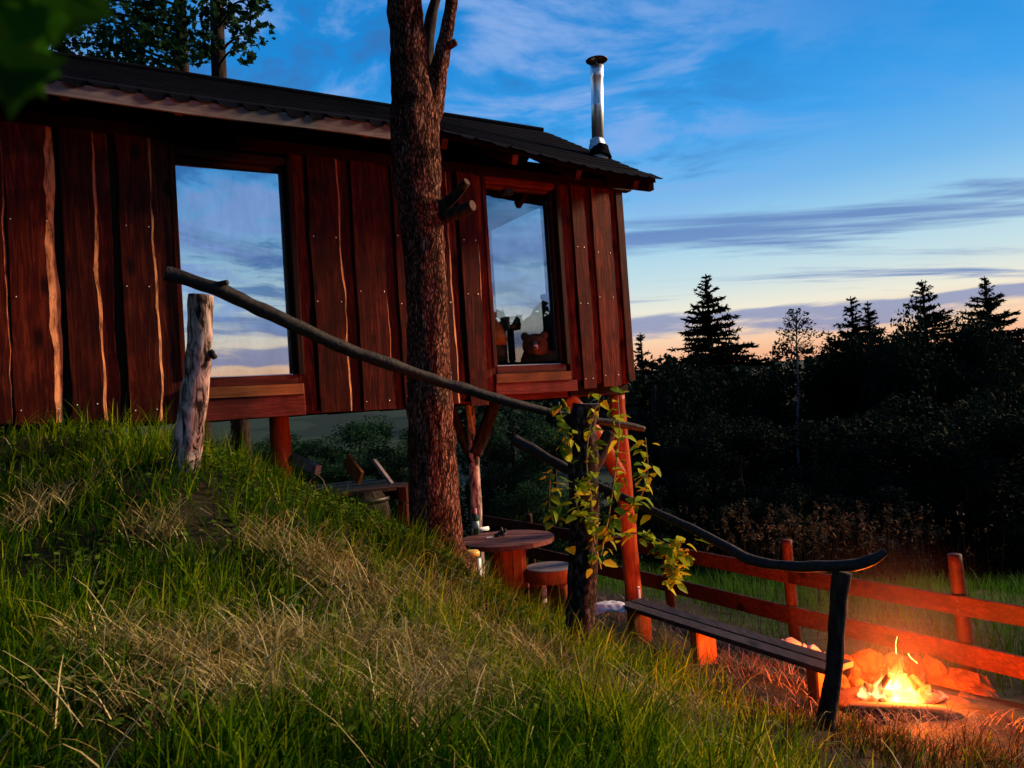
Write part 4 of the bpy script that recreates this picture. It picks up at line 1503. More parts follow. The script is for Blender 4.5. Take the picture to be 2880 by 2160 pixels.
ld.shadow_soft_size = .14
lo = bpy.data.objects.new('fire_light', ld)
COL.objects.link(lo)
lo.parent = fire
lo.location = Vector((-.02, -.06, .18))
# stones round the fire
RING = [(2384, 1858, 5.32, .085, .05, .05), (2402, 1886, 5.22, .075, .05, .05), (2370, 1915, 5.08, .065, .05, .045), (2408, 1925, 5.06, .065, .045, .05), (2448, 1866, 5.36, .16, .07, .09),
        (2518, 1868, 5.38, .14, .07, .10), (2580, 1886, 5.36, .14, .06, .11), (2634, 1900, 5.30, .11, .06, .13), (2702, 1924, 5.20, .20, .10, .10), (2755, 1960, 5.05, .12, .09, .065)]
for i, (x, y, Y, a, b_, c_) in enumerate(RING):
    p = at(x, y, Y)
    g_ = ter1(p.x, p.y)
    zc_ = p.z
    hh = max(c_, (zc_ + c_ - g_ + .03) / 2)
    st = make('stone', MB().rock(Vector((p.x, p.y, zc_ + c_ - hh)), (a, b_, hh), i + 3, .42, 2, i * .7), M['soot'], None, False, origin=(p.x, p.y, g_))
    tag(st, '%s fire-ring stone from the left, behind the flames' % ORD[i], 'stone', 'stones around the fire')
fs = at(2530, 2015, fc.y - .36)
st = make('stone', MB().rock(Vector((fs.x, fs.y, ter1(fs.x, fs.y) + .01)), (.30, .15, .06), 41, .2, 3, -.25), M['ash'], None, True, origin=fs)
tag(st, 'broad flat slab lying in front of the flames', 'stone', 'stones around the fire')
lg0, lg1 = at(2700, 1975, 4.85), at(2800, 2010, 4.7)
dl = make('log', MB().tube([lg0, lg1], [.065, .055], 18, 6, .15, 8, 3), M['char'], None, True, origin=lg0)
tag(dl, 'dark unburnt log lying right of the flames', 'log')
# pale stones behind the bench
BS = [(2148, 1802, .062), (2176, 1816, .038), (2200, 1808, .05), (2228, 1806, .06), (2262, 1824, .05), (2290, 1826, .065), (2306, 1842, .05), (2250, 1838, .04), (2320, 1850, .05)]
for i, (x, y, s_) in enumerate(BS):
    p = at(x, y, 5.75 - i * .04)
    st = make('stone', MB().rock(Vector((p.x, p.y, p.z - .03)), (s_ * 1.1, s_ * .9, s_ * .62 + .03), i + 60, .42, 2, i), M['stone'], None, False, origin=p)
    tag(st, '%s pale stone from the left in the row behind the bench' % ORD[i], 'stone', 'row of stones behind the bench')
# heap that the bench stones rest on
p = at(2240, 1850, 5.1)
# stones seen under the hut behind the stool
for i, (x, y, s_) in enumerate(((1478, 1640, .08), (1530, 1638, .085), (1527, 1668, .09), (1480, 1672, .09), (1540, 1700, .1))):
    p = at(x, y, 8.1)
    st = make('stone', MB().rock(p, (s_ * 1.5, s_, s_ * .75), i + 80, .3, 2, i), M['stone'], None, True, origin=p)
    tag(st, '%s pale stone in the low stack seen behind the stool' % ORD[i], 'stone', 'stones stacked under the hut')

# ------------------------------------------------------------------ under the hut: deck, loose timber, blocks, barrel
dz_ = 1.70
M['block'] = mat_wood('rough_block', 'Z', (.02, .005, .003), (.06, .016, .008), (.12, .035, .018), vary=.3)
M['deckwood'] = mat_wood('old_deck_board', 'S', (.012, .006, .005), (.035, .016, .012), (.07, .032, .025))
deck = thing('deck', hut(-1.6, .6, 1.4), 'low board deck under the left part of the hut', 'deck')
for k in range(6):
    t_ = .10 + k * .165
    make('deck_board', hbox(-2.5 + .04 * math.sin(k), -.93 + .03 * math.sin(k * 2.2), t_, t_ + .155, dz_ - .03, dz_ + .003 * math.sin(k * 3)), M['deckwood'], deck)
for s_ in (-2.3, -1.65, -1.02):
    make('deck_bearer', hbox(s_, s_ + .08, .12, 1.05, dz_ - .13, dz_ - .032), M['wall_dark'], deck)
    p = hut(s_ + .04, .2, 0)
    make('deck_leg', MB().tube([Vector((p.x, p.y, ter1(p.x, p.y) - .1)), Vector((p.x, p.y, dz_ - .13))], [.06, .055], 12, 4, .1), M['bark_dark'], deck, True)


def timber(name, a, b_, w, h, mat, label):
    mb = MB().beam(a, b_, w, h)
    o = make(name, mb, mat, None, origin=a)
    return tag(o, label, 'timber')


timber('timber', at(812, 1282, 6.4), at(895, 1322, 6.2), .06, .075, M['greywood'], 'thick grooved grey timber leaning beside the stilt on the deck')
timber('timber', at(975, 1295, 6.5), at(1015, 1346, 6.35), .03, .13, M['orangewood'], 'short rusty brown board tilted at the middle of the deck')
timber('timber', at(1052, 1295, 6.35), at(1102, 1362, 6.2), .035, .03, M['greywood'], 'thin pale batten leaning at the right end of the deck')
for i, (y0, y1) in enumerate(((1366, 1408), (1414, 1462), (1466, 1540))):
    c_ = at(1137 + i * 2, (y0 + y1) / 2, 6.1)
    h_ = (y1 - y0) * 6.1 / FPX / 2
    bk = make('wood_block', MB().box(c_, (.042, .11, h_), ch=.012), M['block'], None, origin=c_ - UP * h_)
    tag(bk, '%s sawn wood block in the stack left of the trunk' % ('topmost', 'middle', 'lowest')[i], 'wood block', 'stacked wood blocks')
bc = at(1025, 1500, 6.35)
bar = thing('barrel', (bc.x, bc.y, ter1(bc.x, bc.y)), 'dark round barrel in the shade beneath the deck', 'barrel')
bz0 = ter1(bc.x, bc.y)
make('staves', MB().lathe(Vector((bc.x, bc.y, bz0 - .03)), [(.19, 0), (.225, .2), (.22, .36), (.19, .5)], 24), M['bark_dark'], bar, True)
for zz_ in (.12, .38):
    make('hoop', MB().lathe(Vector((bc.x, bc.y, bz0 + zz_)), [(.222, 0), (.227, .01), (.227, .03), (.222, .035)], 24), M['cap'], bar, True)

# ------------------------------------------------------------------ grass on the slope
def vnoise(x, y, seed=0):
    """smooth value noise, numpy"""
    xi, yi = np.floor(x).astype(int), np.floor(y).astype(int)
    xf, yf = x - xi, y - yi

    def h(a, b_):
        n = (a * 374761393 + b_ * 668265263 + seed * 974634777) & 0x7fffffff
        n = ((n ^ (n >> 13)) * 1274126177) & 0x7fffffff
        return (n & 0xffff) / 65535.0
    u, v = xf * xf * (3 - 2 * xf), yf * yf * (3 - 2 * yf)
    return (h(xi, yi) * (1 - u) + h(xi + 1, yi) * u) * (1 - v) + (h(xi, yi + 1) * (1 - u) + h(xi + 1, yi + 1) * u) * v


def blades(x, y, L, W, lean, az, rnd, z0=None, droop=.8, levels=5):
    n = len(x)
    z = ter(x, y) if z0 is None else z0
    u = np.linspace(0, 1, levels)[None, :]
    hor = (lean[:, None] * (u + droop * u * u) / (1 + droop)) * L[:, None]
    ver = np.sqrt(np.clip(1 - (lean[:, None] * u) ** 2 * .85, .02, 1)) * u * L[:, None]
    cx = x[:, None] + np.cos(az)[:, None] * hor
    cy = y[:, None] + np.sin(az)[:, None] * hor
    cz = z[:, None] + ver - .01
    w = W[:, None] * (1 - u ** 2 * .92) * .5
    saz = az + np.pi / 2 + rng.uniform(-.9, .9, n)
    sx, sy = np.cos(saz)[:, None] * w, np.sin(saz)[:, None] * w
    A = np.stack([cx - sx, cy - sy, cz], -1)
    B = np.stack([cx + sx, cy + sy, cz], -1)
    V = np.stack([A, B], 2).reshape(n, levels * 2, 3)
    base_i = np.arange(n)[:, None, None] * (levels * 2)
    q = np.array([[2 * k, 2 * k + 1, 2 * k + 3, 2 * k + 2] for k in range(levels - 1)])[None]
    Fq = (base_i + q).reshape(-1, 4)
    return V.reshape(-1, 3), Fq, np.repeat(rnd, levels * 2)


fx, fy_ = fc.x, fc.y
M['grass'] = mat_leaf('grass_blade', [(0, (.004, .022, .001)), (.3, (.022, .085, .001)), (.55, (.10, .18, .002)), (.82, (.28, .32, .008)), (1, (.46, .45, .05))], .42, .6)
M['straw'] = mat_leaf('dry_straw', [(0, (.06, .045, .010)), (.5, (.26, .20, .06)), (1, (.62, .54, .26))], .15, .6)
M['hay'] = mat_leaf('trodden_hay', [(0, (.07, .05, .045)), (.5, (.18, .13, .11)), (1, (.36, .27, .22))], .1, .7)
M['seed'] = mat_leaf('seed_head', [(0, (.015, .014, .008)), (.5, (.04, .034, .018)), (1, (.10, .08, .045))], .1, .8)
M['weed'] = mat_leaf('weed_leaf', [(0, (.02, .06, .006)), (.6, (.07, .13, .012)), (1, (.16, .20, .03))], .35, .5)

PATCH = [(450, 1530, .16, .08, 260), (880, 1620, .24, .14, 620), (760, 1570, .14, .08, 160), (980, 1900, .22, .09, 1100), (1150, 1880, .12, .09, 700),
         (780, 1880, .22, .08, 700), (560, 1930, .26, .12, 800), (1250, 1980, .28, .20, 1400), (1120, 2080, .22, .14, 900), (760, 2020, .26, .14, 800), (1000, 1720, .25, .18, 700), (300, 1880, .2, .1, 450),
         (1230, 1720, .3, .18, 600), (1500, 1900, .35, .25, 700), (1850, 2030, .4, .2, 600), (400, 2080, .3, .12, 350), (170, 1420, .3, .15, 250), (60, 1500, .2, .12, 250), (2650, 2080, .35, .12, 500)]
N = 135000
r = np.exp(rng.uniform(np.log(.75), np.log(7.6), N))
th = rng.uniform(-50, 47, N) * np.pi / 180
X, Y = np.sin(th) * r, np.cos(th) * r
Z = ter(X, Y)
hs = (X * S.x + (Y - W0.y) * S.y)
ht = (X * T.x + (Y - W0.y) * T.y)
keep = np.ones(N, bool)
keep &= ~((ht > .06) & (hs > -4.9) & (hs < 1.5) & (Y > 5) & (rng.random(N) > .12))   # under the hut
keep &= ~((ht > .0) & (hs < -2.6))
terr = (Z < .50) & (Y > 4.2)
keep &= ~(terr & (rng.random(N) > .10))
cl1 = vnoise(X * 9.0 + 3, Y * 9.0, 21) * .6 + vnoise(X * 3.1, Y * 3.1 + 5, 22) * .4
keep &= (rng.random(N) < smoothst(cl1, .22, .56) + .10)
keep &= np.hypot(X - fx, (Y - fy_) * 1.1) > .58
keep &= ~((np.hypot(X - fx, Y - fy_) < .95) & (rng.random(N) > .35))
X, Y, Z, r = X[keep], Y[keep], Z[keep], r[keep]
n = len(X)
p1 = vnoise(X * 1.1 + 7, Y * 1.1, 1)
p2 = vnoise(X * 3.2, Y * 3.2, 2)
tuft = vnoise(X * 6.5, Y * 6.5, 3)
L = (.045 + .14 * p2 + .17 * tuft ** 2) * rng.uniform(.45, 1.3, n) * (1.0 - .25 * (r < 1.6))
tall = rng.random(n) < .012
L[tall] = rng.uniform(.25, .42, tall.sum())
pmask = np.zeros(n)
for (px, py, a, b_, k) in PATCH:
    pc = ground_at(px, py)
    pmask = np.maximum(pmask, np.exp(-(((X - pc.x) / (a * .7)) ** 2 + ((Y - pc.y) / (b_ * 1.1)) ** 2)))
L *= 1 - .6 * pmask
W = rng.uniform(.0032, .0085, n) * np.where(r > 4, 1.15, 1.0)
W[tall] *= .6
rnd = np.clip(.33 + .42 * (p1 - .52) + .22 * (p2 - .5) + rng.normal(0, .24, n) + .10 * smoothst(X, -1.2, .6) - .16 * smoothst(2.6 - np.hypot(X + .6, Y), -.2, 1.0) * (X < 0), 0, 1)  # grass close by on the left coloured darker, standing in for corner shade
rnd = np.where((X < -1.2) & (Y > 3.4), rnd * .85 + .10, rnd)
lean = np.clip(rng.normal(.55, .25, n), .05, .97)
az = rng.uniform(0, 2 * np.pi, n)
az = np.where(rng.random(n) < .45, -.4 + rng.normal(0, .8, n), az)
dryf = smoothst(X + .25 * (p2 - .5) - .12 * (Y - 3), .55, 1.35)
isdry = rng.random(n) < dryf * .85
L = L * (1 - .42 * dryf)
V, Fq, rv = blades(X[isdry], Y[isdry], L[isdry], W[isdry] * .8, lean[isdry], az[isdry], rng.random(isdry.sum()))
M['shaded_drygrass'] = mat_leaf('shaded_dead_grass', [(0, (.010, .007, .002)), (.6, (.045, .032, .008)), (1, (.16, .11, .030))], .25, .7)  # dead brown tone, also kept extra dark to stand in for shade
dg = np_mesh('shaded_dead_grass', V, Fq, M['shaded_drygrass'], rv, kind='stuff', smooth=True)
tag(dg, 'short dead brown grass, coloured darker for shade, on the bank around the fire', 'grass')
gr_ = ~isdry
V, Fq, rv = blades(X[gr_], Y[gr_], L[gr_], W[gr_], lean[gr_], az[gr_], rnd[gr_])
go = np_mesh('grass', V, Fq, M['grass'], rv, kind='stuff', smooth=True)
tag(go, 'green and yellowing grass covering the steep slope', 'grass')

# patches of cut dry straw lying on the slope
sx_, sy_ = [], []
for (px, py, a, b_, k) in PATCH:
    p = ground_at(px, py)
    k = int(k * .62)
    sx_.append(rng.normal(p.x, a * .42, k))
    sy_.append(rng.normal(p.y, b_ * .75, k))
k = 900
r_ = np.exp(rng.uniform(np.log(.9), np.log(6.0), k))
t_ = rng.uniform(-48, 45, k) * np.pi / 180
sx_.append(np.sin(t_) * r_)
sy_.append(np.cos(t_) * r_)
X, Y = np.concatenate(sx_), np.concatenate(sy_)
ok = (ter(X, Y) > .48) & ~((X * T.x + (Y - W0.y) * T.y > 0) & (X < 1.2)) & (np.hypot(X - fx, Y - fy_) > .5)
X, Y = X[ok], Y[ok]
n = len(X)
r = np.hypot(X, Y)
L = rng.uniform(.05, .24, n) * (1 + .5 * (rng.random(n) < .08))
lean = np.clip(rng.normal(.955, .06, n), .6, .998)
az = rng.normal(-.3, 1.0, n) + np.pi * (rng.random(n) < .35)
z0 = ter(X, Y) + rng.uniform(.015, .085, n)
V, Fq, rv = blades(X, Y, L, rng.uniform(.0022, .0050, n), lean, az, np.clip(rng.normal(.5, .28, n), 0, 1), z0, droop=.2)
st_o = np_mesh('straw', V, Fq, M['straw'], rv, kind='stuff', smooth=True)
tag(st_o, 'pale dry straw lying in heaps on the slope', 'straw')
# hay trodden into the terrace between bench and fence
n = 5200
bx = rng.uniform(.35, 2.6, n)
by = rng.uniform(4.0, 8.2, n)
ok = (ter(bx, by) < .52) & (np.hypot(bx - fx, by - fy_) > .5) & ((bx - FA.x) * fn.x + (by - FA.y) * fn.y > .12)
bx, by = bx[ok], by[ok]
n = len(bx)
V, Fq, rv = blades(bx, by, rng.uniform(.05, .16, n), rng.uniform(.003, .006, n), np.clip(rng.normal(.93, .06, n), .6, .99), rng.uniform(0, 6.28, n), np.clip(rng.normal(.5, .25, n), 0, 1), ter(bx, by) + rng.uniform(.012, .03, n), droop=.2, levels=4)
hy = np_mesh('hay', V, Fq, M['hay'], rv, kind='stuff')
tag(hy, 'trodden brown hay on the flat ground behind the bench', 'hay')
# low broad-leaved weeds along the top of the bank
WP = [(950, 1470, .25, .15, 900), (1080, 1520, .2, .12, 600), (720, 1400, .3, .2, 500), (1270, 1640, .16, .12, 500), (1430, 1740, .15, .12, 250), (200, 1290, .5, .3, 500), (620, 1330, .25, .2, 350), (880, 1650, .4, .3, 400), (300, 1650, .4, .3, 420), (480, 2050, .25, .15, 300), (150, 1950, .2, .15, 260), (1350, 1950, .4, .3, 500), (1050, 2110, .2, .1, 200), (1700, 2080, .4, .2, 400), (1180, 1590, .16, .1, 400)]
wx, wy = [], []
for (px, py, a, b_, k) in WP:
    p = ground_at(px, py)
    wx.append(rng.normal(p.x, a * .6, k))
    wy.append(rng.normal(p.y, b_ * .8, k))
X, Y = np.concatenate(wx), np.concatenate(wy)
n = len(X)
Zw = ter(X, Y) + rng.uniform(.02, .13, n)
az = rng.uniform(0, 6.28, n)
tilt = rng.uniform(-.7, .7, n)
ln, wd = rng.uniform(.014, .036, n), rng.uniform(.008, .018, n)
dxv = np.stack([np.cos(az) * np.cos(tilt), np.sin(az) * np.cos(tilt), np.sin(tilt)], -1)
pv = np.stack([-np.sin(az), np.cos(az), rng.uniform(-.4, .4, n)], -1)
c_ = np.stack([X, Y, Zw], -1)
Vw = np.stack([c_, c_ + dxv * ln[:, None] * .5 + pv * wd[:, None], c_ + dxv * ln[:, None], c_ + dxv * ln[:, None] * .5 - pv * wd[:, None]], 1).reshape(-1, 3)
Fw = np.arange(n * 4).reshape(-1, 4)
wo2 = np_mesh('weeds', Vw, Fw, M['weed'], np.repeat(rng.random(n), 4), kind='stuff')
tag(wo2, 'small leafy weeds along the upper edge of the bank', 'weeds')
# a few broad arching blades close to the camera
M['meadow'] = mat_leaf('meadow_grass', [(0, (.012, .055, .004)), (.5, (.036, .11, .009)), (1, (.10, .14, .025))], .4, .55)
n = 26000
X = rng.uniform(-3.5, 9, n)
Y = rng.uniform(4.8, 17, n)
side = (X - FA.x) * fn.x + (Y - FA.y) * fn.y
ok = (side < -.14) & ~((X * T.x + (Y - W0.y) * T.y < HUT_D + .3) & (X * S.x + (Y - W0.y) * S.y < HUT_R + .2))
X, Y = X[ok], Y[ok]
n = len(X)
r = np.hypot(X, Y)
L = rng.uniform(.12, .40, n) * (.6 + .8 * vnoise(X * .8, Y * .8, 9))
V, Fq, rv = blades(X, Y, L, rng.uniform(.006, .013, n), np.clip(rng.normal(.45, .2, n), .05, .95), rng.uniform(0, 6.28, n), np.clip(vnoise(X * .9, Y * .9, 4) * .8 + rng.normal(0, .12, n), 0, 1), levels=4)
mo = np_mesh('meadow_grass', V, Fq, M['meadow'], rv, kind='stuff')
tag(mo, 'long green meadow grass beyond the fence', 'grass')
# brown seed heads standing above the meadow
n = 240
X = np.concatenate([rng.normal(at(2290, 1540, 8.8).x, .5, n // 2), rng.uniform(2.2, 5.5, n // 2)])
Y = np.concatenate([rng.normal(8.9, .5, n // 2), rng.uniform(8.5, 11, n // 2)])
H_ = rng.uniform(.75, 1.25, n)
V1, F1, r1_ = blades(X, Y, H_, np.full(n, .005), np.clip(rng.normal(.2, .1, n), .02, .5), rng.uniform(0, 6.28, n), np.full(n, .3), levels=4)
top = V1.reshape(n, 8, 3)[:, 6]
kk = 10
tp_ = np.repeat(top, kk, 0) + np.stack([rng.normal(0, .018, n * kk), rng.normal(0, .018, n * kk), -rng.uniform(0, .16, n * kk)], -1)
a3 = rng.normal(0, 1, (n * kk, 3)) * .016
b3 = rng.normal(0, 1, (n * kk, 3)) * .007
Vs = np.stack([tp_ - a3, tp_ + b3, tp_ + a3, tp_ - b3], 1).reshape(-1, 3)
Fs = np.arange(len(Vs)).reshape(-1, 4) + len(V1)
so_ = np_mesh('seed_grass', np.concatenate([V1, Vs]), np.concatenate([F1, Fs]), M['seed'], np.concatenate([r1_, np.repeat(rng.random(n * kk), 4)]), kind='stuff')
tag(so_, 'tall brown flowering grass behind the fence', 'grass')

# ------------------------------------------------------------------ trees
M['maple'] = mat_leaf('maple_leaf', [(0, (.004, .014, .006)), (.6, (.010, .038, .014)), (1, (.028, .075, .022))], .3, .6)
M['forest'] = mat_leaf('forest_leaf', [(0, (.0012, .0038, .0036)), (.6, (.003, .009, .007)), (1, (.007, .018, .011))], .2, .8)
M['bushleaf'] = mat_leaf('bush_leaf', [(0, (.004, .016, .009)), (.6, (.012, .042, .020)), (1, (.034, .080, .034))], .3, .7)
M['needle'] = mat_leaf('spruce_needle', [(0, (.001, .003, .0025)), (.6, (.002, .006, .004)), (1, (.005, .011, .006))], .1, .8)


def leaf_cloud(centres, radii, per, size, shape='quad', squash=.8, rg=rng):
    """leaves spread through the shells of many small clumps"""
    C = np.repeat(np.array(centres), per, 0)
    Rr = np.repeat(np.array(radii), per)
    n = len(C)
    d = rg.normal(0, 1, (n, 3))
    d /= np.linalg.norm(d, axis=1)[:, None]
    k = rg.uniform(.25, 1.0, n) ** .55
    P = C + d * (Rr * k)[:, None] * np.array([1, 1, squash])
    a = rg.normal(0, 1, (n, 3))
    a[:, 2] *= .5
    a /= np.linalg.norm(a, axis=1)[:, None]
    b = np.cross(a, rg.normal(0, 1, (n, 3)))
    b /= np.linalg.norm(b, axis=1)[:, None]
    sz = size * rg.uniform(.6, 1.3, n)
    if shape == 'quad':
        out = [(-1, 0), (0, -.62), (1, 0), (0, .62)]
    else:       # five-lobed maple leaf
        out = [(-.55, 0), (-.62, -.35), (-.25, -.45), (-.30, -.95), (.18, -.52), (.98, 0), (.18, .52), (-.30, .95), (-.25, .45), (-.62, .35)]
    V = np.stack([P + (a * u + b * v) * sz[:, None] for u, v in out], 1)
    kf = len(out)
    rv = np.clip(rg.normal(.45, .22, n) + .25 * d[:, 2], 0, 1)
    return V.reshape(-1, 3), np.arange(n * kf).reshape(-1, kf), np.repeat(rv, kf)


# two maples behind the roof
MAP = [(510, 11.0, .088, [(120, 30), (200, -40), (260, 60), (330, 20), (380, 100), (430, 150), (300, 130), (420, 40), (480, 60), (350, 160), (470, 140), (200, 120), (120, 130), (60, 60), (250, 0), (140, 80), (545, 60), (560, 130), (30, 20), (40, 120), (500, -60), (380, -90), (230, -120), (100, -80)], 'slimmer dark maple with dense leaves behind the left roof'),
       (612, 10.4, .098, [(655, 20), (700, 60), (715, 5), (665, 110), (640, 60), (690, 130), (730, -50), (585, 130), (570, 30), (680, -60), (600, -80), (750, 15), (640, -20), (660, 60), (690, 20), (715, 90)], 'maple with leaf sprays at right showing against the sky above the roof')]
for i, (px, Yt, rad, cl_, lab) in enumerate(MAP):
    b0 = at(px + 14, 460, Yt)
    gz = ter1(b0.x, b0.y)
    t0 = thing('maple_tree', (b0.x, b0.y, gz), lab, 'tree')
    P = [Vector((b0.x + .05, b0.y, gz - .2)), b0, at(px + 4, 200, Yt), at(px - 3, 0, Yt), at(px - 10, -300, Yt), at(px - 20, -700, Yt)]
    make('trunk', MB().tube(P, [rad * 1.3, rad * 1.1, rad, rad * .9, rad * .75, rad * .5], 16, 6, .10, 6, i), M['bark_dark'], t0, True)
    cen, rads = [], []
    for (cx, cy) in cl_:
        for q in range(2 if i == 0 else 1):
            c_ = at(cx + rng.uniform(-20, 20), cy + rng.uniform(-15, 15), Yt + rng.uniform(-1.4, 1.2))
            cen.append(tuple(c_ - Vector((b0.x, b0.y, gz))))
            rads.append(rng.uniform(.26, .42) if i == 0 else rng.uniform(.13, .24))
            if q == 0 and rng.random() < .6:
                o_ = at(px, min(cy + 60, 250), Yt)
                mid = o_.lerp(c_, .5) + Vector((0, 0, .1))
                make('branch', MB().tube([o_, mid, c_], [.022, .014, .006], 6, 4), M['bark_dark'], t0, True)
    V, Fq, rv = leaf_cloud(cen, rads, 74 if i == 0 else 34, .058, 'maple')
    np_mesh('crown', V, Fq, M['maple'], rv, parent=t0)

# crown of the big tree, unseen above the picture, added to block overhead sky light
cen, rads = [], []
for q in range(120):
    a, u = rng.uniform(0, 6.28), rng.uniform(0, 1)
    w = 4.3 * math.sqrt(rng.random())
    x_, y_ = -.7 + math.cos(a) * w, 5.0 + math.sin(a) * w
    z_ = max(2.3 + .60 * y_ + 1.3, 6.6) + u * (3.2 - .4 * w)
    cen.append((x_ - tree.location.x, y_ - tree.location.y, z_ - tree.location.z))
    rads.append(rng.uniform(.5, .85))
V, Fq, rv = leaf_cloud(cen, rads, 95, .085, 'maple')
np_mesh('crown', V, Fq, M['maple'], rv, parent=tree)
tt_ = at(1110, -300, TY)
for q in range(9):
    a = q * .72
    e_ = Vector((-.7 + math.cos(a) * 2.6, 5.0 + math.sin(a) * 2.4, max(8.2, 2.3 + .6 * (5 + 2.4 * math.sin(a)) + 2.2)))
    make('branch', MB().tube([tt_ + UP * (.1 * q - .1), tt_.lerp(e_, .45) + UP * .5, e_], [.07, .05, .02], 8, 5, .1, 5, q), M['bark_dark'], tree, True)

# unseen maples left of and behind the camera, added to block sky light; the near leaves belong to the first
for i, (mx_, my_, R0, lab) in enumerate(((-3.6, .9, 3.2, 'maple standing just left of the camera with leaves over the corner'), (-7.0, -2.5, 3.6, 'unseen maple added behind the camera to block sky light'), (-8.5, 3.2, 3.4, 'unseen maple added left of the hut to block sky light'))):
    gz = ter1(mx_, my_)
    t0 = thing('maple_tree', (mx_, my_, gz), lab, 'tree')
    make('trunk', MB().tube([Vector((mx_, my_, gz - .2)), Vector((mx_ + .05, my_, gz + 1.5)), Vector((mx_, my_ - .1, gz + 3.5)), Vector((mx_ - .1, my_, gz + 6))], [.2, .16, .13, .05], 14, 6, .1, 5, i), M['bark_dark'], t0, True)
    cen, rads = [], []
    while len(cen) < 90:
        d = rng.normal(0, 1, 3)
        d /= np.linalg.norm(d)
        q = Vector((mx_, my_, gz + 4.3)) + Vector(d * R0 * rng.uniform(.4, 1) * np.array([1, 1, .85]))
        rr_ = rng.uniform(.4, .7)
        if q.z < gz + .6 or not (q.x + .9 < -.78 * max(q.y, 0) - .3):
            continue
        cen.append(tuple(q - Vector((mx_, my_, gz))))
        rads.append(rr_)
    V, Fq, rv = leaf_cloud(cen, rads, 110, .08, 'maple')
    np_mesh('crown', V, Fq, M['maple'], rv, parent=t0)

# far trees: a few crown shapes, each tree its own trunk and crown
VAR = []
for v in range(4):
    rg = np.random.default_rng(100 + v)
    cen, rads = [], []
    for q in range(34):
        a, u = rg.uniform(0, 6.28), rg.uniform(0, 1)
        hgt = -0.75 + 1.75 * u
        w = math.sqrt(max(.05, 1 - (hgt * .85) ** 2)) * rg.uniform(.35, .85)
        cen.append((math.cos(a) * w, math.sin(a) * w, hgt))
        rads.append(rg.uniform(.18, .36))
    V, Fq, rv = leaf_cloud(cen, rads, 560, .0235, 'quad', .8, rg)
    VAR.append((V, Fq, rv))
crown_me, trunk_me = {}, None


M['wood'] = M['forest']
VAR.append(leaf_cloud([(math.cos(a_) * w_, math.sin(a_) * w_, h_) for a_, w_, h_ in zip(np.arange(40) * 2.4, np.tile([.2, .45, .7, .85], 10), np.linspace(-.95, .85, 40))], [.34] * 40, 150, .085, 'quad', .9))


def broad_tree(p, top, rx, v, mat, label, group=None, cat='tree', name='tree'):
    global trunk_me
    gz = ter1(p.x, p.y)
    t0 = thing(name, (p.x, p.y, gz), label, cat, group)
    key = (v, mat)
    if key not in crown_me:
        V, Fq, rv = VAR[v]
        o = np_mesh('crown', V, Fq, M[mat], rv)
        crown_me[key] = o.data
    else:
        o = bpy.data.objects.new('crown', crown_me[key])
        COL.objects.link(o)
    o.parent = t0
    rz = (top - gz) * .52
    o.location = (0, 0, top - gz - rz * 1.15)
    o.scale = (rx, rx, rz)
    o.rotation_euler = (0, 0, (p.x * 3.7 + p.y) % 6.28)
    if trunk_me is None:
        mb = MB().tube([Vector((0, 0, -.1)), Vector((.02, 0, .4)), Vector((-.02, .02, .75)), Vector((0, 0, 1))], [.03, .025, .018, .008], 8, 4)
        tr_ = make('trunk', mb, M['bark_dark'], None, True)
        trunk_me = tr_.data
    else:
        tr_ = bpy.data.objects.new('trunk', trunk_me)
        COL.objects.link(tr_)
    tr_.parent = t0
    tr_.location = (0, 0, 0)
    hh = (top - gz) * .85
    tr_.scale = (hh, hh, hh)
    return t0


FT = [(1835, 992, 19, 1.6, 'dark round tree just right of the hut corner'), (1975, 1010, 21, 2.2, 'dark tree at the foot of the tall left spruce'),
      (2120, 968, 24, 1.9, 'dark tree between the left spruce and the birch'), (2300, 1012, 24, 2.4, 'dark tree right of the slim birch'),
      (2420, 935, 22, 2.0, 'dark bushy tree under the twin-topped spruce'), (2515, 892, 20, 1.8, 'broad dark tree left of the middle spruce'), (2625, 915, 20, 2.4, 'tallest broad dark tree below the middle spruce'),
      (2700, 905, 21, 1.6, 'dark tree between the two right spruces'), (2830, 1010, 21, 2.2, 'dark tree at the right edge below the last spruce'), (2960, 960, 22, 2.5, 'dark tree cut off by the right edge'),
      (1900, 1170, 15.5, 1.7, 'nearer dark shrub tree behind the corner stilt'), (2080, 1190, 16, 1.9, 'nearer dark tree in the middle of the wood edge'), (2290, 1180, 16, 2.0, 'nearer dark tree above the far fence post'),
      (2500, 1130, 15.5, 2.1, 'nearer dark tree above the camp fire'), (2720, 1130, 15, 2.2, 'nearer dark tree above the right fence post'), (2930, 1150, 14.5, 2.2, 'nearest dark tree at the right edge'),
      (2180, 1370, 13.6, 1.2, 'low greyish shrub in front of the wood'), (1760, 1330, 13.5, 1.1, 'low dark shrub behind the corner stilt'), (2440, 1380, 13, 1.3, 'low dark shrub beyond the tall flowering grass')]
for i, (x, y, Yt, rx, lab) in enumerate(FT):
    p = at(x, y, Yt)
    broad_tree(p, p.z, rx, i % 4, 'forest', lab, 'trees of the dark wood')
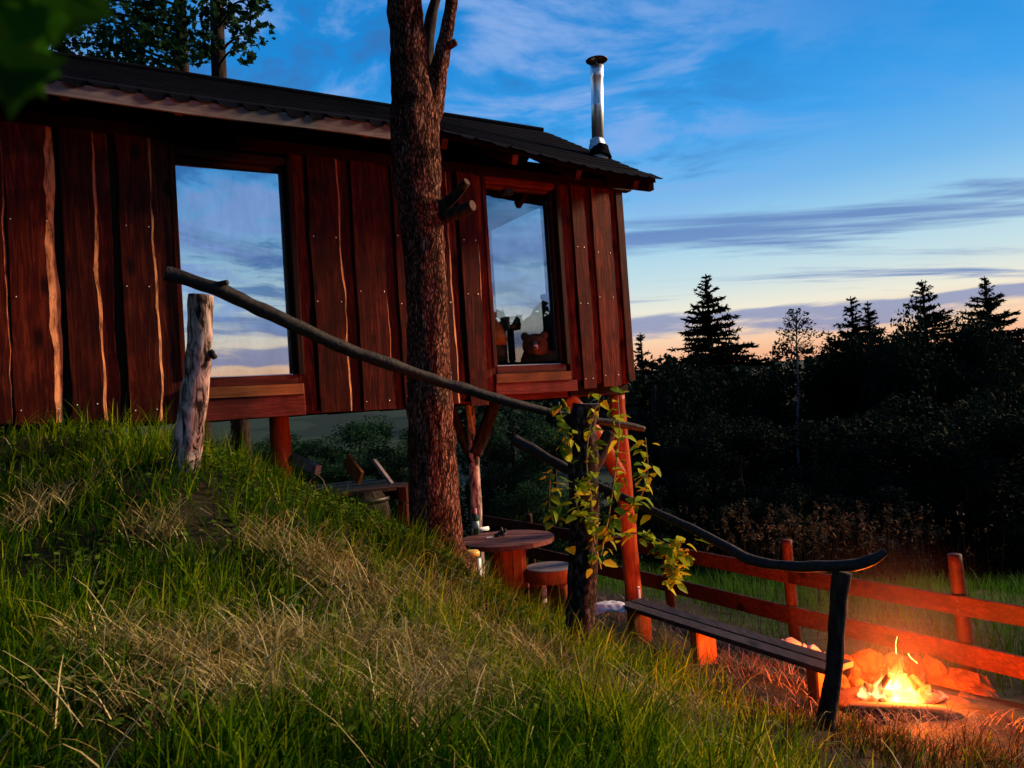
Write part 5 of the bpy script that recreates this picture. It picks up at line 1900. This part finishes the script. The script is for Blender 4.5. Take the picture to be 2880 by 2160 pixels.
BU = [(700, 1225, 13.2, 1.0, 'dark bush at the far left under the hut'), (800, 1232, 12.6, .8, 'dark bush right behind the left stilt'), (880, 1212, 13.5, 1.0, 'round green bush seen under the hut left of the trunk'), (1010, 1185, 14.5, 1.3, 'green tree seen under the hut behind the deck'), (1120, 1200, 13, .9, 'green bush seen under the hut beside the trunk'),
      (1440, 1130, 13, 1.05, 'green bush seen under the right window'), (1370, 1200, 12.5, .8, 'green bush behind the forked post'), (1560, 1220, 12.5, .95, 'dark green bush behind the climber'), (1480, 1330, 12, .8, 'low green bush beyond the table'), (950, 1290, 12.0, .8, 'low dark green bush behind the leaning timber')]
for i, (x, y, Yt, rx, lab) in enumerate(BU):
    p = at(x, y, Yt)
    broad_tree(p, p.z, rx, i % 4, 'bushleaf', lab, 'green bushes behind the hut', 'bush', 'bush')
OFF = [(15.5, 4.5, 5.4), (16.5, 2.0, 5.6), (15.5, -.5, 5.4), (17, -3, 5.6), (15, -5.5, 4.9), (18.5, 6.8, 5.6), (13.5, 2.6, 5.0), (13.0, 7.5, 4.4), (14.2, .6, 5.1), (14.6, -2.4, 5.1), (18, .2, 5.6), (15.2, 6.4, 5.0)]  # unseen trees continuing the wood, added to darken the right window's reflection
for i, (x, y, top) in enumerate(OFF):
    broad_tree(Vector((x, y, 0)), top, 2.1, 4, 'wood', 'unseen dark tree added at right to darken the window reflection', 'unseen trees added for the window reflection')


def spruce(px, py, Yt, hpx_w, seed, label, zbase=None, sparse=1.0):
    rg = np.random.default_rng(seed)
    p = at(px, py, Yt)
    gz = ter1(p.x, p.y)
    t0 = thing('spruce_tree', (p.x, p.y, gz), label, 'tree', 'spruces above the wood')
    H = p.z - gz
    make('trunk', MB().tube([Vector((p.x, p.y, gz - .2)), Vector((p.x + .03, p.y, gz + H * .5)), Vector((p.x, p.y, p.z))], [.16, .09, .012], 8, 5), M['bark_dark'], t0, True)
    Vs, k = [], 0
    h = .12
    slope = hpx_w
    while h < H * .92:
        nb_ = int(5 + min(5, h * 1.6))
        for b_ in range(nb_):
            if rg.random() > sparse:
                continue
            a = rg.uniform(0, 6.28)
            hj = h + rg.uniform(-.09, .09) * min(1.0, h)
            Lb = min(slope * h, 2.2) * rg.choice([rg.uniform(.35, .75), rg.uniform(.8, 1.15), rg.uniform(1.0, 1.35)]) + .06
            n_ = max(3, int(Lb / .09))
            u = np.linspace(.1, 1, n_)
            up_ = .20 * Lb * u - .42 * Lb * u * u * min(1, h / 2.5) + .16 * Lb * u ** 4
            c_ = np.stack([np.cos(a) * u * Lb, np.sin(a) * u * Lb, H - hj + up_], -1)
            for rep in range(5):
                dirv = rg.normal(0, .6, (n_, 3)) + np.array([math.cos(a), math.sin(a), .1])
                dirv /= np.linalg.norm(dirv, axis=1)[:, None]
                sd_ = np.cross(dirv, rg.normal(0, 1, (n_, 3)))
                sd_ /= np.linalg.norm(sd_, axis=1)[:, None]
                ln = (.05 + .06 * min(1, h))
                Vs.append(np.stack([c_ - dirv * ln, c_ + sd_ * ln * .30, c_ + dirv * ln * 1.3, c_ - sd_ * ln * .30], 1).reshape(-1, 3))
        h += rg.uniform(.06, .17)
    # leader shoot
    V = np.concatenate(Vs)
    np_mesh('crown', V, np.arange(len(V)).reshape(-1, 4), M['needle'], np.repeat(rg.random(len(V) // 4), 4), parent=t0)


spruce(1984, 770, 22, .42, 1, 'tall dense spruce nearest the hut')
spruce(2592, 786, 23, .40, 2, 'middle spruce with an open thin top', sparse=.85)
spruce(2768, 776, 23, .40, 3, 'spruce near the right edge with a pointed top', sparse=.85)
spruce(2392, 832, 22, .33, 4, 'shorter spruce left of a twin top', sparse=.95)
spruce(2440, 846, 22.3, .26, 5, 'slim twin-top spruce beside the shorter spruce', sparse=.8)
spruce(1800, 935, 24, .22, 6, 'small slim spruce tip close to the hut corner', sparse=.7)
spruce(2330, 930, 26, .30, 7, 'small spruce tip right of the birch', sparse=.7)
# birch with thin pale stem
pb = at(2240, 868, 20)
gz = ter1(pb.x, pb.y)
bi = thing('birch_tree', (pb.x, pb.y, gz), 'slim birch with pale stem and airy top above the wood', 'tree')
P = [Vector((pb.x, pb.y, gz)), at(2246, 1300, 20), at(2244, 1100, 20), at(2240, 960, 20), pb]
M['birch'] = mat_noise('birch_bark', (.006, .006, .007), (.10, .10, .11), (1, 1, 1), 4, .8, .2, lo=.4, hi=.65)
make('trunk', MB().tube(P, [.045, .04, .032, .018, .004], 8, 5), M['birch'], bi, True)
cen, rads = [], []
for q in range(70):
    u = rng.random()
    c_ = at(2238 + rng.normal(0, 12 + 48 * u), 872 + 130 * u, 20 + rng.uniform(-.6, .6))
    cen.append(tuple(c_ - Vector((pb.x, pb.y, gz))))
    rads.append(.07 + .09 * u)
    if q % 3 == 0:
        o_ = at(2241, 905 + 110 * u, 20)
        make('branch', MB().tube([o_, o_.lerp(c_, .6) + Vector((0, 0, .08)), c_], [.012, .008, .004], 5, 3), M['bark_dark'], bi)
V, Fq, rv = leaf_cloud(cen, rads, 15, .036, 'quad', 1.2)
np_mesh('crown', V, Fq, M['forest'], rv, parent=bi)

# far wood closing the horizon
n = 420
aa = rng.uniform(-62, 62, n) * np.pi / 180
rr = rng.uniform(60, 120, n)
cx, cy = np.sin(aa) * rr, np.cos(aa) * rr
hh = rng.uniform(4.0, 7.5, n)
cz = ter(cx, cy)
cen, rads = [], []
for i in range(n):
    for q in range(3):
        cen.append((cx[i] + rng.normal(0, 1.2), cy[i] + rng.normal(0, 1.2), cz[i] + hh[i] * (.3 + .28 * q)))
        rads.append(2.4 - .35 * q)
# leave the pale field on the left open
sel = [i for i, c in enumerate(cen) if not (math.degrees(math.atan2(c[0], c[1])) < -4)]
cen, rads = [cen[i] for i in sel], [rads[i] for i in sel]
V, Fq, rv = leaf_cloud(cen, rads, 22, .55, 'quad', .9)
fw = np_mesh('far_wood', V, Fq, M['forest'], rv, kind='stuff')
tag(fw, 'distant dark wood along the horizon', 'wood')
# pale house far off at the right edge
hp = at(2843, 1040, 60)
gz = ter1(hp.x, hp.y)
hz_ = hp.z
house = thing('house', (hp.x, hp.y, gz), 'tiny pale house among the trees at the right edge', 'house')
make('wall', MB().box(Vector((hp.x, hp.y, (gz + hz_ - .1) / 2)), (.75, .8, (hz_ - gz) / 2), ch=.01), mat_flat('house_plaster', (.5, .52, .58), .8), house)
mb = MB()
a_ = hz_ - .1
Vh = [Vector((hp.x + sx * .9, hp.y + sy * .95, a_ - .05)) for sx in (-1, 1) for sy in (-1, 1)] + [Vector((hp.x - .9, hp.y, a_ + .7)), Vector((hp.x + .9, hp.y, a_ + .7))]
mb.add(Vh, [(0, 2, 5, 4), (1, 4, 5, 3), (0, 4, 1), (2, 3, 5), (0, 1, 3, 2)])
make('roof', mb, M['shingle'], house)
make('window', MB().box(Vector((hp.x, hp.y - .81, hz_ - .75)), (.2, .02, .28), ch=.005), M['black'], house)

# leaves hanging close to the camera, top left, far out of focus
M['nearleaf'] = mat_leaf('near_maple_leaf', [(0, (.006, .028, .002)), (1, (.02, .10, .004))], .5, .6, attr=False)
nb0 = at(-140, -120, .26)
nbr = thing('leafy_branch', nb0, 'blurred green leaves hanging close at the top left corner', 'branch')
make('twig', MB().tube([at(-300, -300, .28), at(-120, -60, .26), at(20, 60, .25)], [.003, .002, .0012], 6, 4), M['bark_dark'], nbr)
for i, (x, y, s_, az, el) in enumerate(((20, 200, .017, .4, .3), (70, 225, .012, 2.0, .2), (40, 90, .016, 1.1, .4), (110, 60, .015, 2.6, .1), (170, 40, .013, .2, .5), (-20, 150, .02, 4.0, .2), (60, -20, .02, 3.0, .2), (0, 40, .02, 5, .3), (200, -30, .02, 1.2, .3), (120, 10, .02, 4.4, .2), (-40, 80, .022, 2.2, .3), (30, 150, .018, 5.2, .4), (100, 110, .014, 3.5, .3), (10, 240, .012, 1.6, .3), (250, -40, .016, .6, .3))):
    c_ = at(x, y, .22 + .004 * i)
    out = [(-.55, 0), (-.62, -.35), (-.25, -.45), (-.30, -.95), (.18, -.52), (.98, 0), (.18, .52), (-.30, .95), (-.25, .45), (-.62, .35)]
    a3 = c_right * math.cos(az) + c_up * math.sin(az) * .9 + fwd * el
    b3 = -c_right * math.sin(az) + c_up * math.cos(az) * .9
    V = [c_ + (a3 * u + b3 * v) * s_ for u, v in out] + [c_ + fwd * .003]
    make('leaf', MB().add(V, [(k, (k + 1) % 10, 10) for k in range(10)]), M['nearleaf'], nbr)

# ------------------------------------------------------------------ thin smoke over the fire, also added to imitate the lens glow
smk = bpy.data.materials.new('smoke_glow')
smk.use_nodes = True
st_ = smk.node_tree
st_.nodes.clear()
pv_ = st_.nodes.new('ShaderNodeVolumePrincipled')
pv_.inputs['Color'].default_value = (.75, .72, .70, 1)
pv_.inputs['Anisotropy'].default_value = .2
tcs = st_.nodes.new('ShaderNodeTexCoord')
ln_ = st_.nodes.new('ShaderNodeVectorMath')
ln_.operation = 'LENGTH'
st_.links.new(tcs.outputs['Object'], ln_.inputs[0])
fall = smooth(st_, ln_.outputs['Value'], 1.0, .1)
st_.links.new(mathn(st_, 'MULTIPLY', mathn(st_, 'MULTIPLY', fall, fall), SMOKE_GLOW), pv_.inputs['Density'])
so2 = st_.nodes.new('ShaderNodeOutputMaterial')
st_.links.new(pv_.outputs[0], so2.inputs['Volume'])
bmk = bmesh.new()
bmesh.ops.create_icosphere(bmk, subdivisions=3, radius=1)
mk = bpy.data.meshes.new('smoke')
bmk.to_mesh(mk)
bmk.free()
mk.materials.append(smk)
sk = bpy.data.objects.new('smoke', mk)
COL.objects.link(sk)
sk.location = (fc.x, fc.y, gz_fire + .38)
sk.scale = (.95, .85, .85)
sk['kind'] = 'stuff'
tag(sk, 'thin smoke with added red lens glow around the camp fire', 'smoke')
